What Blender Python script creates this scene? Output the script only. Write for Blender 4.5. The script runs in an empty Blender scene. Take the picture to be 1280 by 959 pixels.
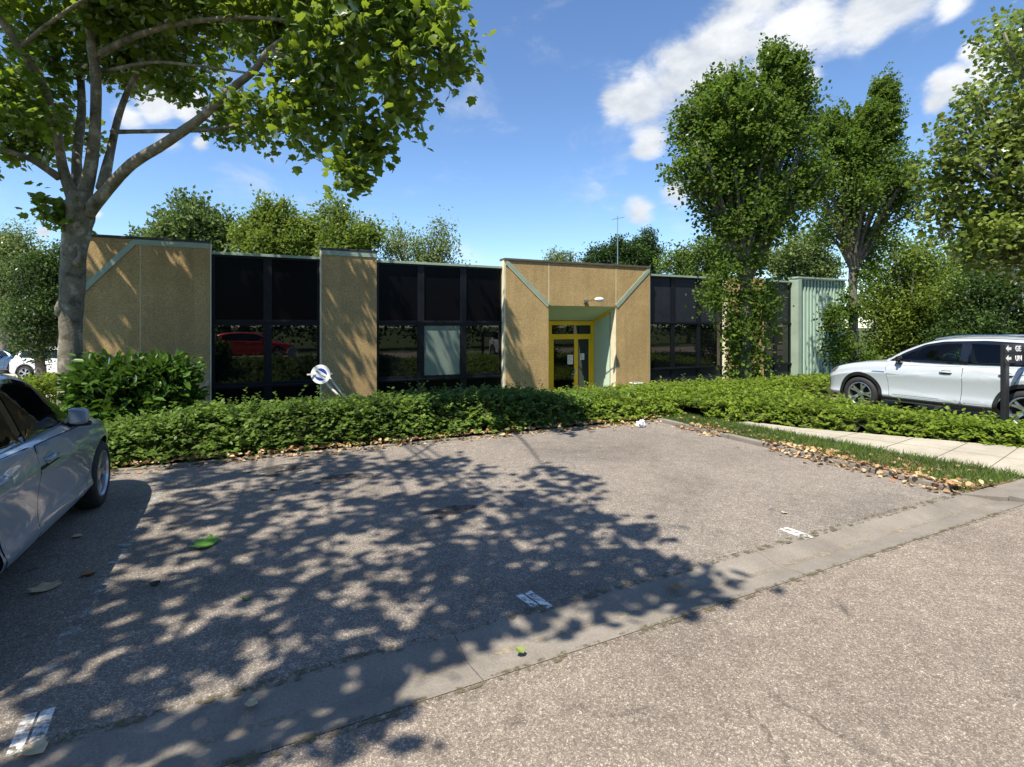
import bpy, bmesh, math, random
import numpy as np
from mathutils import Vector, Matrix, noise as mnoise
from mathutils.bvhtree import BVHTree
R = random.Random(7)
RS = np.random.RandomState(11)
SC = bpy.context.scene
COL = SC.collection
rad = math.radians

# ------------------------------------------------------------------ camera
F, CX, HY, TH, HC = 676.0, 640.0, 408.0, rad(25.0), 1.75
ct, st_ = math.cos(TH), math.sin(TH)
YF = 15.42                       # plane of the building's front
FLOOR = -0.75                    # the building stands lower than the car park
def at(px, py, Z):
    a = (px - CX) / F
    return Vector((ct*a*Z + st_*Z, -st_*a*Z + ct*Z, HC - (py - HY)/F*Z))
def gp(px, py, z=0.0):
    return at(px, py, (HC - z)*F/(py - HY))
def fx(px, Y=YF):
    a = (px - CX)/F
    return Y*(ct*a + st_)/(ct - st_*a)
def fz(px, py, Y=YF):
    Z = Y/(ct - st_*(px - CX)/F)
    return HC - (py - HY)/F*Z

cam = bpy.data.cameras.new('camera')
cam_o = bpy.data.objects.new('camera', cam); COL.objects.link(cam_o)
cam_o.location = (0, 0, HC); cam_o.rotation_euler = (rad(90), 0, -TH)
cam.lens = 36.0*F/1280.0; cam.sensor_width = 36.0; cam.shift_y = -71.5/1280.0
cam.clip_start = 0.05; cam.clip_end = 3000
SC.camera = cam_o

# ------------------------------------------------------------------ object helpers
def tag(o, label=None, cat=None, group=None, kind=None):
    if label: o['label'] = label
    if cat: o['category'] = cat
    if group: o['group'] = group
    if kind: o['kind'] = kind
    return o
def empty(name, loc=(0, 0, 0), rz=0.0, label=None, cat=None, group=None):
    o = bpy.data.objects.new(name, None); COL.objects.link(o)
    o.location = loc; o.rotation_euler = (0, 0, rz); o.empty_display_size = 0.2
    return tag(o, label, cat, group)
class MB:
    """collects shapes, then links them as one mesh object"""
    def __init__(s): s.v = []; s.f = []; s.mi = []
    def add(s, vs, fs, mi=0):
        b = len(s.v); s.v += [tuple(v) for v in vs]
        s.f += [tuple(i + b for i in f) for f in fs]; s.mi += [mi]*len(fs); return s
    def box(s, x0, x1, y0, y1, z0, z1, mi=0):
        return s.add([(x0,y0,z0),(x1,y0,z0),(x1,y1,z0),(x0,y1,z0),(x0,y0,z1),(x1,y0,z1),(x1,y1,z1),(x0,y1,z1)],
                     [(0,3,2,1),(4,5,6,7),(0,1,5,4),(1,2,6,5),(2,3,7,6),(3,0,4,7)], mi)
    def prism_y(s, pts, y0, y1, mi=0):           # polygon in (x,z) pushed along y
        n = len(pts)
        vs = [(p[0], y0, p[1]) for p in pts] + [(p[0], y1, p[1]) for p in pts]
        fs = [tuple(range(n)), tuple(range(2*n-1, n-1, -1))] + [(i, i+n, (i+1) % n + n, (i+1) % n) for i in range(n)]
        return s.add(vs, fs, mi)
    def prism_z(s, pts, z0, z1, mi=0):
        n = len(pts)
        vs = [(p[0], p[1], z0) for p in pts] + [(p[0], p[1], z1) for p in pts]
        fs = [tuple(range(n-1, -1, -1)), tuple(range(n, 2*n))] + [(i, (i+1) % n, (i+1) % n + n, i+n) for i in range(n)]
        return s.add(vs, fs, mi)
    def tube(s, pts, radii, sides=10, jit=0.0, mi=0, seed=0.0, cap=True):
        pts = [Vector(p) for p in pts]; n = len(pts); rings = []
        up = Vector((0.37, 0.21, 0.9)).normalized(); prev = None
        for i in range(n):
            d = (pts[min(i+1, n-1)] - pts[max(i-1, 0)]).normalized()
            if prev is None:
                a = d.cross(Vector((1, 0.1, 0.05))); a.normalize()
            else:
                a = (prev - d*prev.dot(d)); a.normalize()
            prev = a; b = d.cross(a); ring = []
            for k in range(sides):
                t = 2*math.pi*k/sides; u = a*math.cos(t) + b*math.sin(t); r = radii[i]
                if jit:
                    r *= 1 + jit*mnoise.noise((pts[i] + u*radii[i])*2.2 + Vector((seed, 0, 0))) + jit*.5*mnoise.noise((pts[i] + u*radii[i])*6.0)
                ring.append(tuple(pts[i] + u*r))
            rings.append(ring)
        vs = [v for r in rings for v in r]; fs = []
        for i in range(n-1):
            for k in range(sides):
                fs.append((i*sides+k, i*sides+(k+1) % sides, (i+1)*sides+(k+1) % sides, (i+1)*sides+k))
        if cap: fs += [tuple(range(sides-1, -1, -1)), tuple((n-1)*sides+k for k in range(sides))]
        return s.add(vs, fs, mi)
    def lathe(s, prof, n=32, axis='x', mi=0, c=(0, 0, 0), closed=False):   # prof: (axial, radius)
        m = len(prof); vs = []
        for k in range(n):
            t = 2*math.pi*k/n
            for a, r in prof:
                p = (a, r*math.cos(t), r*math.sin(t))
                if axis == 'z': p = (r*math.cos(t), r*math.sin(t), a)
                if axis == 'y': p = (r*math.cos(t), a, r*math.sin(t))
                vs.append((p[0]+c[0], p[1]+c[1], p[2]+c[2]))
        fs = []
        for k in range(n):
            for i in range(m if closed else m-1):
                j = (i+1) % m
                fs.append((k*m+i, k*m+j, ((k+1) % n)*m+j, ((k+1) % n)*m+i))
        return s.add(vs, fs, mi)
    def build(s, name, mats, parent=None, smooth=False, bevel=0.0):
        me = bpy.data.meshes.new(name); me.from_pydata(s.v, [], s.f)
        for m in (mats if isinstance(mats, (list, tuple)) else [mats]): me.materials.append(m)
        me.polygons.foreach_set('material_index', s.mi)
        bm = bmesh.new(); bm.from_mesh(me)
        bmesh.ops.recalc_face_normals(bm, faces=bm.faces)
        if bevel:
            bmesh.ops.remove_doubles(bm, verts=bm.verts, dist=1e-5)
            es = [e for e in bm.edges if len(e.link_faces) == 2 and e.calc_face_angle(0) > 0.5]
            bmesh.ops.bevel(bm, geom=es, offset=bevel, segments=2, affect='EDGES', profile=.6, clamp_overlap=True)
        bm.to_mesh(me); bm.free()
        if smooth: me.polygons.foreach_set('use_smooth', [True]*len(me.polygons))
        me.update()
        return link(name, me, parent)
def link(name, me, parent=None):
    o = bpy.data.objects.new(name, me); COL.objects.link(o)
    if parent is not None: o.parent = parent
    return o
def smooth_pts(pts, radii, sub=5):
    P = [Vector(p) for p in pts]; out = []; rr = []
    for i in range(len(P)-1):
        p0, p1, p2, p3 = P[max(i-1, 0)], P[i], P[i+1], P[min(i+2, len(P)-1)]
        for k in range(sub):
            t = k/sub
            out.append(0.5*((2*p1) + (p2-p0)*t + (2*p0-5*p1+4*p2-p3)*t*t + (3*p1-p0-3*p2+p3)*t**3))
            rr.append(radii[i]*(1-t) + radii[i+1]*t)
    out.append(P[-1]); rr.append(radii[-1]); return out, rr
def copy_tree(o, parent=None):
    c = o.copy(); COL.objects.link(c)
    if parent is not None: c.parent = parent
    for ch in list(o.children): copy_tree(ch, c)
    return c
def sstep(a, b, x):
    t = min(1, max(0, (x-a)/(b-a))); return t*t*(3-2*t)

# ------------------------------------------------------------------ materials
def new_mat(name):
    m = bpy.data.materials.new(name); m.use_nodes = True
    nt = m.node_tree; return m, nt, nt.nodes['Principled BSDF']
def N(nt, t, **k):
    n = nt.nodes.new(t)
    for a, b in k.items():
        if a in n.inputs: n.inputs[a].default_value = b
        else: setattr(n, a, b)
    return n
def ramp(nt, stops, src, interp='LINEAR'):
    r = N(nt, 'ShaderNodeValToRGB'); cr = r.color_ramp; cr.interpolation = interp
    while len(cr.elements) < len(stops): cr.elements.new(0.5)
    for e, (p, c) in zip(cr.elements, stops):
        e.position = p; e.color = (c[0], c[1], c[2], 1) if not isinstance(c, (int, float)) else (c, c, c, 1)
    nt.links.new(src, r.inputs[0]); return r
def mixc(nt, fac, a, b, blend='MIX'):
    m = N(nt, 'ShaderNodeMix', data_type='RGBA', blend_type=blend)
    for i, s in ((0, fac), (6, a), (7, b)):
        if hasattr(s, 'links') or hasattr(s, 'is_linked'): nt.links.new(s, m.inputs[i])
        elif i == 0: m.inputs[0].default_value = s
        else: m.inputs[i].default_value = (s[0], s[1], s[2], 1) if not isinstance(s, (int, float)) else (s, s, s, 1)
    return m.outputs[2]
def noise_t(nt, scale, detail=4, rough=.55, coord=None, dist=0.0):
    n = N(nt, 'ShaderNodeTexNoise'); n.inputs['Scale'].default_value = scale
    n.inputs['Detail'].default_value = detail; n.inputs['Roughness'].default_value = rough; n.inputs['Distortion'].default_value = dist
    if coord: nt.links.new(coord, n.inputs['Vector'])
    return n.outputs[0]
def coord(nt, kind='Object'):
    return N(nt, 'ShaderNodeTexCoord').outputs[kind]
def bump(nt, b, h, strength=.3, dist=.01):
    n = N(nt, 'ShaderNodeBump'); n.inputs['Strength'].default_value = strength; n.inputs['Distance'].default_value = dist
    nt.links.new(h, n.inputs['Height']); nt.links.new(n.outputs[0], b.inputs['Normal'])
def plain(name, c, rough=.5, metal=0.0, spec=.5, coat=0.0, var=0.0, vs=3.0):
    m, nt, b = new_mat(name)
    b.inputs['Base Color'].default_value = (*c, 1); b.inputs['Roughness'].default_value = rough
    b.inputs['Metallic'].default_value = metal; b.inputs['Specular IOR Level'].default_value = spec
    b.inputs['Coat Weight'].default_value = coat; b.inputs['Coat Roughness'].default_value = .04
    if var:
        n = noise_t(nt, vs, 5, .6, coord(nt))
        r = ramp(nt, [(.3, [x*(1-var) for x in c]), (.7, [min(1, x*(1+var)) for x in c])], n)
        nt.links.new(r.outputs[0], b.inputs['Base Color'])
        rr = ramp(nt, [(.3, max(0, rough-.08)), (.7, min(1, rough+.08))], n); nt.links.new(rr.outputs[0], b.inputs['Roughness'])
    return m
def asphalt(name, dark, mid, light, scale=110, stain=0.35, cracks=True):
    m, nt, b = new_mat(name); co = coord(nt)
    v = N(nt, 'ShaderNodeTexVoronoi', feature='F1'); v.inputs['Scale'].default_value = scale; nt.links.new(co, v.inputs['Vector'])
    sep = N(nt, 'ShaderNodeSeparateColor'); nt.links.new(v.outputs['Color'], sep.inputs[0])
    chips = ramp(nt, [(0, dark), (.45, mid), (.82, light), (1.0, [min(.8, x*1.9) for x in light])], sep.outputs[0])
    v2 = N(nt, 'ShaderNodeTexVoronoi', feature='F1'); v2.inputs['Scale'].default_value = scale*.42; nt.links.new(co, v2.inputs['Vector'])
    s2 = N(nt, 'ShaderNodeSeparateColor'); nt.links.new(v2.outputs['Color'], s2.inputs[0])
    big = ramp(nt, [(.0, .72), (.6, 1.0), (.93, 1.15), (1, 1.5)], s2.outputs[1])
    c = mixc(nt, 1.0, chips.outputs[0], big.outputs[0], 'MULTIPLY')
    n1 = noise_t(nt, .55, 6, .62, co, .4); st = ramp(nt, [(.28, 1-stain), (.5, 1.0), (.75, 1+stain*.45)], n1)
    c = mixc(nt, 1.0, c, st.outputs[0], 'MULTIPLY')
    n2 = noise_t(nt, 5.5, 5, .7, co); s3 = ramp(nt, [(.3, .82), (.7, 1.12)], n2)
    c = mixc(nt, 1.0, c, s3.outputs[0], 'MULTIPLY')
    # small dark oil spots
    n3 = noise_t(nt, 1.7, 3, .5, co, 1.0); s4 = ramp(nt, [(.22, .45), (.31, 1.0)], n3)
    c = mixc(nt, 1.0, c, s4.outputs[0], 'MULTIPLY')
    # fine cracks and a few wide pale worn tracks
    if cracks:
        v3 = N(nt, 'ShaderNodeTexVoronoi', feature='DISTANCE_TO_EDGE'); v3.inputs['Scale'].default_value = .42
        nd = noise_t(nt, 1.1, 5, .6, co); va = N(nt, 'ShaderNodeVectorMath', operation='ADD'); nt.links.new(co, va.inputs[0]); nt.links.new(nd, va.inputs[1]); nt.links.new(va.outputs[0], v3.inputs['Vector'])
        cr = ramp(nt, [(.0, .62), (.0035, .8), (.007, 1.0)], v3.outputs['Distance']); nm = noise_t(nt, .5, 2, .5, co); mk = ramp(nt, [(.48, 0.0), (.6, 1.0)], nm)
        c = mixc(nt, mk.outputs[0], c, mixc(nt, 1.0, c, cr.outputs[0], 'MULTIPLY'))
    n5 = noise_t(nt, 12.0, 3, .6, co, .6); s5 = ramp(nt, [(.24, .62), (.33, 1.0)], n5); n6 = noise_t(nt, .33, 3, .5, co); k6 = ramp(nt, [(.5, 0.0), (.62, 1.0)], n6)
    c = mixc(nt, k6.outputs[0], c, mixc(nt, 1.0, c, s5.outputs[0], 'MULTIPLY'))
    nt.links.new(c, b.inputs['Base Color']); b.inputs['Roughness'].default_value = .88; b.inputs['Specular IOR Level'].default_value = .3
    bump(nt, b, v.outputs['Distance'], .55, .006)
    return m
def leafmat(name, stops, trans=.4, transcol=(.16, .24, .03), gloss=.08, rough=.45):
    m = bpy.data.materials.new(name); m.use_nodes = True; nt = m.node_tree; nt.nodes.clear()
    g = N(nt, 'ShaderNodeNewGeometry')
    r = ramp(nt, stops, g.outputs['Random Per Island'])
    n = noise_t(nt, .9, 3, .5, coord(nt)); nr = ramp(nt, [(.3, .72), (.7, 1.25)], n)
    col = mixc(nt, 1.0, r.outputs[0], nr.outputs[0], 'MULTIPLY')
    d = N(nt, 'ShaderNodeBsdfDiffuse'); nt.links.new(col, d.inputs[0])
    t = N(nt, 'ShaderNodeBsdfTranslucent'); tc = mixc(nt, .6, col, transcol); nt.links.new(tc, t.inputs[0])
    ms = N(nt, 'ShaderNodeMixShader'); ms.inputs[0].default_value = trans
    nt.links.new(d.outputs[0], ms.inputs[1]); nt.links.new(t.outputs[0], ms.inputs[2])
    gl = N(nt, 'ShaderNodeBsdfGlossy'); gl.inputs['Roughness'].default_value = rough; gl.inputs[0].default_value = (.8, .85, .8, 1)
    fr = N(nt, 'ShaderNodeFresnel'); fr.inputs[0].default_value = 1.4
    mu = N(nt, 'ShaderNodeMath', operation='MULTIPLY'); nt.links.new(fr.outputs[0], mu.inputs[0]); mu.inputs[1].default_value = gloss*6
    m2 = N(nt, 'ShaderNodeMixShader'); nt.links.new(mu.outputs[0], m2.inputs[0])
    nt.links.new(ms.outputs[0], m2.inputs[1]); nt.links.new(gl.outputs[0], m2.inputs[2])
    out = N(nt, 'ShaderNodeOutputMaterial'); nt.links.new(m2.outputs[0], out.inputs[0])
    return m
def greens(a, b, c): return [(0, a), (.5, b), (1, c)]
def bark(name, a, b, c, scale=5.0):
    m, nt, bs = new_mat(name); co = coord(nt)
    n = noise_t(nt, scale, 5, .6, co, .3)
    r = ramp(nt, [(.34, a), (.46, b), (.54, b), (.62, c)], n)
    n2 = noise_t(nt, scale*6, 4, .7, co); r2 = ramp(nt, [(.3, .7), (.7, 1.2)], n2)
    nt.links.new(mixc(nt, 1.0, r.outputs[0], r2.outputs[0], 'MULTIPLY'), bs.inputs['Base Color'])
    bs.inputs['Roughness'].default_value = .9; bs.inputs['Specular IOR Level'].default_value = .2
    bump(nt, bs, n2, .6, .02)
    return m
def aggregate(name, lo, mid, hi):
    m, nt, b = new_mat(name); co = coord(nt)
    v = N(nt, 'ShaderNodeTexVoronoi', feature='F1'); v.inputs['Scale'].default_value = 95; nt.links.new(co, v.inputs['Vector'])
    sep = N(nt, 'ShaderNodeSeparateColor'); nt.links.new(v.outputs['Color'], sep.inputs[0])
    ch = ramp(nt, [(0, lo), (.5, mid), (1, hi)], sep.outputs[0])
    n = noise_t(nt, .8, 6, .65, co); r = ramp(nt, [(.3, .82), (.7, 1.12)], n)
    c = mixc(nt, 1.0, ch.outputs[0], r.outputs[0], 'MULTIPLY')
    # rain streaks that run down the panel
    mp = N(nt, 'ShaderNodeMapping'); mp.inputs['Scale'].default_value = (3.2, 3.2, .25); nt.links.new(co, mp.inputs[0])
    n2 = noise_t(nt, 1.0, 4, .6, mp.outputs[0]); r2 = ramp(nt, [(.33, .89), (.55, 1.03)], n2)
    c = mixc(nt, 1.0, c, r2.outputs[0], 'MULTIPLY')
    nt.links.new(c, b.inputs['Base Color']); b.inputs['Roughness'].default_value = .95; b.inputs['Specular IOR Level'].default_value = .15
    bump(nt, b, v.outputs['Distance'], .8, .012)
    return m
def ground_mat(name, a, b_, c, scale=1.2):
    m, nt, b = new_mat(name); co = coord(nt)
    n = noise_t(nt, scale, 7, .65, co); n2 = noise_t(nt, scale*22, 4, .7, co)
    r = ramp(nt, [(.3, a), (.5, b_), (.7, c)], n); r2 = ramp(nt, [(.3, .6), (.7, 1.3)], n2)
    nt.links.new(mixc(nt, 1.0, r.outputs[0], r2.outputs[0], 'MULTIPLY'), b.inputs['Base Color'])
    b.inputs['Roughness'].default_value = 1.0; b.inputs['Specular IOR Level'].default_value = .1; bump(nt, b, n2, .6, .03)
    return m
def worn_paint(name, c, lo=.42, hi=.6, scale=14):
    m, nt, b = new_mat(name); co = coord(nt)
    n = noise_t(nt, scale, 8, .75, co); r = ramp(nt, [(lo, 0.0), (hi, 1.0)], n)
    b.inputs['Base Color'].default_value = (*c, 1); b.inputs['Roughness'].default_value = .8
    nt.links.new(r.outputs[0], b.inputs['Alpha'])
    return m
def concrete(name, a, b_, scale=3.0):
    m, nt, b = new_mat(name); co = coord(nt)
    n = noise_t(nt, scale, 8, .68, co); r = ramp(nt, [(.3, a), (.7, b_)], n)
    n2 = noise_t(nt, 90, 3, .6, co); r2 = ramp(nt, [(.3, .8), (.7, 1.15)], n2)
    nt.links.new(mixc(nt, 1.0, r.outputs[0], r2.outputs[0], 'MULTIPLY'), b.inputs['Base Color'])
    b.inputs['Roughness'].default_value = .92; b.inputs['Specular IOR Level'].default_value = .2; bump(nt, b, n2, .3, .005)
    return m

def wavy_glass(name, c, rough=.012, spec=1.0):
    m = plain(name, c, rough, spec=spec); nt = m.node_tree; b = nt.nodes['Principled BSDF']
    n = noise_t(nt, 1.3, 2, .4, coord(nt)); bump(nt, b, n, .05, .02); return m
M = {}
M['lot'] = asphalt('lot asphalt', (.14, .120, .101), (.185, .159, .134), (.235, .204, .173), 190, .32)
M['road'] = asphalt('road asphalt', (.16, .132, .107), (.20, .166, .135), (.245, .205, .168), 200, .24)
M['gutter'] = concrete('gutter concrete', (.15, .133, .112), (.25, .222, .187), 1.8)
M['path'] = concrete('path concrete', (.29, .262, .205), (.42, .38, .31), 1.6)
M['soil'] = ground_mat('bed soil', (.045, .06, .02), (.07, .085, .03), (.06, .10, .025), .6)
M['paving_far'] = concrete('far paving', (.34, .31, .27), (.45, .42, .37), .4)
M['agg'] = aggregate('exposed aggregate', (.29, .195, .092), (.47, .325, .15), (.63, .455, .23))
M['cream'] = plain('cream edge', (.68, .62, .44), .8, var=.12)
M['copper'] = plain('pale green metal', (.29, .37, .29), .45, spec=.4, var=.12, vs=2.0)
M['green_panel'] = plain('mint panel', (.50, .64, .50), .5, var=.06, vs=1.5)
M['coping'] = plain('dark coping', (.035, .03, .03), .6, var=.25)
M['frame'] = plain('anthracite frame', (.006, .0065, .010), .42, spec=.28, var=.25)
M['upper'] = plain('black spandrel', (.003, .003, .004), .25, spec=.10)
M['upper_grey'] = plain('slate spandrel', (.02, .022, .032), .35, spec=.25, var=.2, vs=1.2)
M['glass'] = wavy_glass('dark window glass', (.004, .005, .005), .012, spec=1.0)
M['blind'] = plain('pane with drawn pale blind', (.17, .215, .185), .05, spec=.6, var=.05, vs=.7)
M['yellow'] = plain('yellow lacquer', (.86, .54, .010), .38, spec=.5, var=.06)
M['white'] = plain('white lacquer', (.8, .8, .78), .4, var=.06)
M['paper'] = plain('paper', (.75, .75, .74), .8)
M['ink'] = plain('ink', (.25, .25, .27), .8)
M['steel'] = plain('brushed steel', (.45, .45, .46), .35, metal=1.0, var=.15)
M['zinc'] = plain('galvanised post', (.62, .60, .50), .5, var=.2, spec=.4)
M['roof'] = concrete('roof gravel', (.22, .21, .2), (.34, .33, .31), 2.0)
M['black'] = plain('black plastic', (.012, .012, .013), .55, var=.2)
M['sign_black'] = plain('black sign enamel', (.012, .012, .014), .45, var=.2)
M['sign_white'] = plain('sign white', (.82, .82, .82), .5)
M['sign_blue'] = plain('sign blue', (.02, .045, .30), .45, var=.15, vs=9)
M['bark_plane'] = bark('plane bark', (.085, .075, .05), (.19, .17, .125), (.34, .31, .24), 4.0)
M['bark'] = bark('grey bark', (.09, .08, .065), (.16, .145, .12), (.22, .2, .17), 6.0)
# ------------------------------------------------------------------ sun, sky, clouds
LDIR = Vector((.43, .24, -.87)).normalized()
sun = bpy.data.lights.new('sun', 'SUN'); sun.energy = 4.6; sun.angle = rad(.53); sun.color = (1.0, .93, .80)
sun_o = bpy.data.objects.new('sun', sun); COL.objects.link(sun_o)
sun_o.rotation_euler = (-LDIR).to_track_quat('Z', 'Y').to_euler(); sun_o.location = (-20, -12, 40)
W = bpy.data.worlds.new('World'); SC.world = W; W.use_nodes = True
nt = W.node_tree; bg = nt.nodes['Background']
sky = N(nt, 'ShaderNodeTexSky', sky_type='NISHITA'); sky.sun_disc = False
sky.sun_elevation = math.asin(-LDIR.z); sky.sun_rotation = math.atan2(-LDIR.x, -LDIR.y)
sky.altitude = 200; sky.air_density = 1.0; sky.dust_density = .1; sky.ozone_density = 2.2
tc = N(nt, 'ShaderNodeTexCoord')
nv = N(nt, 'ShaderNodeVectorMath', operation='NORMALIZE'); nt.links.new(tc.outputs['Generated'], nv.inputs[0])
def wdir(px, py): return (at(px, py, 1.0) - Vector((0, 0, HC))).normalized()
blobs = [(800, 118, 62), (850, 90, 85), (905, 60, 85), (960, 78, 72), (1010, 35, 85), (1080, 15, 75), (1130, -20, 95), (950, -10, 75), (1010, 100, 38), (770, 130, 35),
         (812, 178, 34), (845, 238, 36), (800, 264, 30), (1185, 105, 42), (1240, 82, 46), (1215, 60, 30), (1190, 5, 40), (1170, 130, 30),
         (190, 135, 44), (235, 132, 40), (160, 150, 40), (210, 175, 30), (250, 178, 20), (55, 290, 16), (120, 268, 14),
         (-900, -60, 260), (-400, -420, 200), (1900, -150, 300), (2300, 100, 260)]
acc = None
for (px, py, rpx) in blobs:
    d = wdir(px, py)
    dp = N(nt, 'ShaderNodeVectorMath', operation='DISTANCE'); nt.links.new(nv.outputs[0], dp.inputs[0]); dp.inputs[1].default_value = d
    r = (wdir(px + rpx, py) - d).length
    mr = N(nt, 'ShaderNodeMapRange'); nt.links.new(dp.outputs['Value'], mr.inputs[0])
    for i, v in ((1, 0.0), (2, r), (3, 1.0), (4, 0.0)): mr.inputs[i].default_value = v
    if acc is None: acc = mr.outputs[0]
    else:
        mx = N(nt, 'ShaderNodeMath', operation='SMOOTH_MAX'); nt.links.new(acc, mx.inputs[0]); nt.links.new(mr.outputs[0], mx.inputs[1]); mx.inputs[2].default_value = .25
        acc = mx.outputs[0]
mp = N(nt, 'ShaderNodeMapping'); mp.inputs['Scale'].default_value = (1, 1, 1.9); nt.links.new(nv.outputs[0], mp.inputs[0])
n1 = noise_t(nt, 6.5, 9, .6, mp.outputs[0], .25)
n1m = N(nt, 'ShaderNodeMath', operation='MULTIPLY_ADD'); nt.links.new(n1, n1m.inputs[0]); n1m.inputs[1].default_value = 2.3; n1m.inputs[2].default_value = -1.3
sm = N(nt, 'ShaderNodeMath', operation='ADD'); nt.links.new(acc, sm.inputs[0]); nt.links.new(n1m.outputs[0], sm.inputs[1])
cm = N(nt, 'ShaderNodeMapRange', interpolation_type='SMOOTHERSTEP'); nt.links.new(sm.outputs[0], cm.inputs[0])
for i, v in ((1, .02), (2, .74), (3, 0.0), (4, .95)): cm.inputs[i].default_value = v
gate = N(nt, 'ShaderNodeMapRange', interpolation_type='SMOOTHSTEP'); nt.links.new(acc, gate.inputs[0])
for i, v in ((1, .08), (2, .30), (3, 0.0), (4, 1.0)): gate.inputs[i].default_value = v
cf = N(nt, 'ShaderNodeMath', operation='MULTIPLY'); nt.links.new(cm.outputs[0], cf.inputs[0]); nt.links.new(gate.outputs[0], cf.inputs[1])
n2 = noise_t(nt, 9.0, 6, .6, mp.outputs[0], .1)
cc = ramp(nt, [(.3, (3.0, 3.2, 3.5)), (.48, (4.1, 4.25, 4.4)), (.62, (5.0, 5.05, 5.1))], n2)
sc1 = mixc(nt, 1.0, sky.outputs[0], (.125, .125, .125), 'MULTIPLY'); gmn = N(nt, 'ShaderNodeGamma'); gmn.inputs[1].default_value = 1.10; nt.links.new(sc1, gmn.inputs[0])
skyc = mixc(nt, 1.0, gmn.outputs[0], (6.75, 7.45, 8.15), 'MULTIPLY')
fin = mixc(nt, cf.outputs[0], skyc, cc.outputs[0])
nt.links.new(fin, bg.inputs[0]); bg.inputs[1].default_value = .105
SC.view_settings.view_transform = 'Standard'; SC.view_settings.look = 'None'
SC.view_settings.exposure = 1.03; SC.view_settings.gamma = 1.0
SC.view_settings.use_curve_mapping = False
SC.cycles.max_bounces = 8; SC.cycles.transparent_max_bounces = 12; SC.cycles.sample_clamp_indirect = 6
SC.cycles.use_denoising = True

# ------------------------------------------------------------------ terrain
def terrain(x, y):
    z = -.75*sstep(8.6, 14.2, y) - .15*sstep(17, 28, y)
    if y > 30: z -= .0
    return z
def build_ground():
    xs = sorted(set([-900, -400, -200, -120, -80, -60] + [x*1.0 for x in range(-45, 61)] + [80, 120, 200, 400, 900]))
    ys = sorted(set([-900, -400, -200, -100, -60, -40, -30] + [y*.5 for y in range(-40, 100)] + [55, 65, 80, 120, 200, 400, 900]))
    vs = []; fs = []
    for y in ys:
        for x in xs:
            z = terrain(x, y) - .012
            if y < 7.8 and -40 < x < 60: z = -.06
            if 8.0 < y < 40: z += .03*mnoise.noise(Vector((x*.7, y*.7, 0)))
            vs.append((x, y, z))
    nx = len(xs)
    for j in range(len(ys)-1):
        for i in range(nx-1): fs.append((j*nx+i, j*nx+i+1, (j+1)*nx+i+1, (j+1)*nx+i))
    o = MB().add(vs, fs).build('ground', M['soil'], smooth=True); o['kind'] = 'structure'
build_ground()
def sheet(name, pts, z, m, thick=.09, kind='structure'):
    o = MB().prism_z(pts, z-thick, z).build(name, m); o['kind'] = kind; return o
GA = .036                                  # the gutter runs very slightly askew to the building
def gut(x, off): return 2.90 + GA*x + off
sheet('parking_lot', [(-34, gut(-34, .002)), (6.6, gut(6.6, .002)), (6.62, 7.9), (-34, 7.9)], 0, M['lot'])
sheet('road', [(-70, -4.2), (70, -4.2), (70, gut(70, -.462)), (-70, gut(-70, -.462))], .0, M['road'])
sheet('parking_lot', [(11.25, gut(11.25, .0)), (34, gut(34, .0)), (34, 8.7), (11.25, 8.7)], .0, M['lot'])
gm = MB()
prof = [(0, 0.002), (-.10, -.012), (-.215, -.035), (-.235, -.037), (-.36, -.016), (-.46, 0.002)]
x = -34.0
while x < 6.7:
    x1 = min(x + 2.5, 6.9); a, b = x + .0015, x1 - .0015
    for i in range(len(prof)-1):
        (o0, z0), (o1, z1) = prof[i], prof[i+1]
        gm.add([(a, gut(a, o0), z0), (b, gut(b, o0), z0), (b, gut(b, o1), z1), (a, gut(a, o1), z1)], [(0, 3, 2, 1)])
    x = x1
gm.add([(-34, gut(-34, 0), -.045), (6.9, gut(6.9, 0), -.045), (6.9, gut(6.9, -.46), -.045), (-34, gut(-34, -.46), -.045)], [(0, 3, 2, 1)])
g = gm.build('gutter', M['gutter']); g['kind'] = 'structure'
gd = worn_paint('gutter silt', (.26, .215, .155), .47, .62, 7); ge = worn_paint('gutter moss and dirt', (.10, .085, .045), .50, .60, 13)
for off, w_, z_, m_ in ((-.225, .05, -.0335, gd), (0.004, .035, .0045, ge), (-.466, .03, .0045, ge)):
    vs_ = []; fs_ = []; k = 0; x = -12.0
    while x < 6.6:
        ww = w_*(1 + .6*mnoise.noise(Vector((x*1.3, off*40, 0)))); vs_ += [(x, gut(x, off-ww), z_), (x, gut(x, off+ww), z_)]
        if k: fs_.append((2*k-2, 2*k, 2*k+1, 2*k-1))
        k += 1; x += .2
    o = MB().add(vs_, fs_).build('gutter_dirt', m_); o['kind'] = 'structure'
# flush kerb carrying on past the car park's end
sheet('kerb', [(6.9, gut(6.9, -.30)), (40, gut(40, -.30)), (40, gut(40, -.46)), (6.9, gut(6.9, -.46))], .03, M['gutter'])
sheet('kerb', [(6.6, gut(6.6, 0)), (6.9, gut(6.9, -.295)), (40, gut(40, -.295)), (40, 3.0), (11.0, 2.8), (8.0, 2.74), (7.9, 3.22), (6.6, 3.2)], .008, M['gutter'])
kb = MB()
y = 3.25
while y < 7.85:
    kb.box(6.632, 6.74, y, min(y + .98, 7.9), -.08, .055 + .008*R.random()); y += 1.0
k = kb.build('kerb', M['gutter'], bevel=.012); k['kind'] = 'structure'
kb = MB(); x = -34.0
while x < 6.6:
    kb.box(x, x + .985, 7.91, 8.01, -.08, .016 + .004*R.random()); x += 1.0
k = kb.build('kerb', M['gutter'], bevel=.012); k['kind'] = 'structure'
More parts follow.
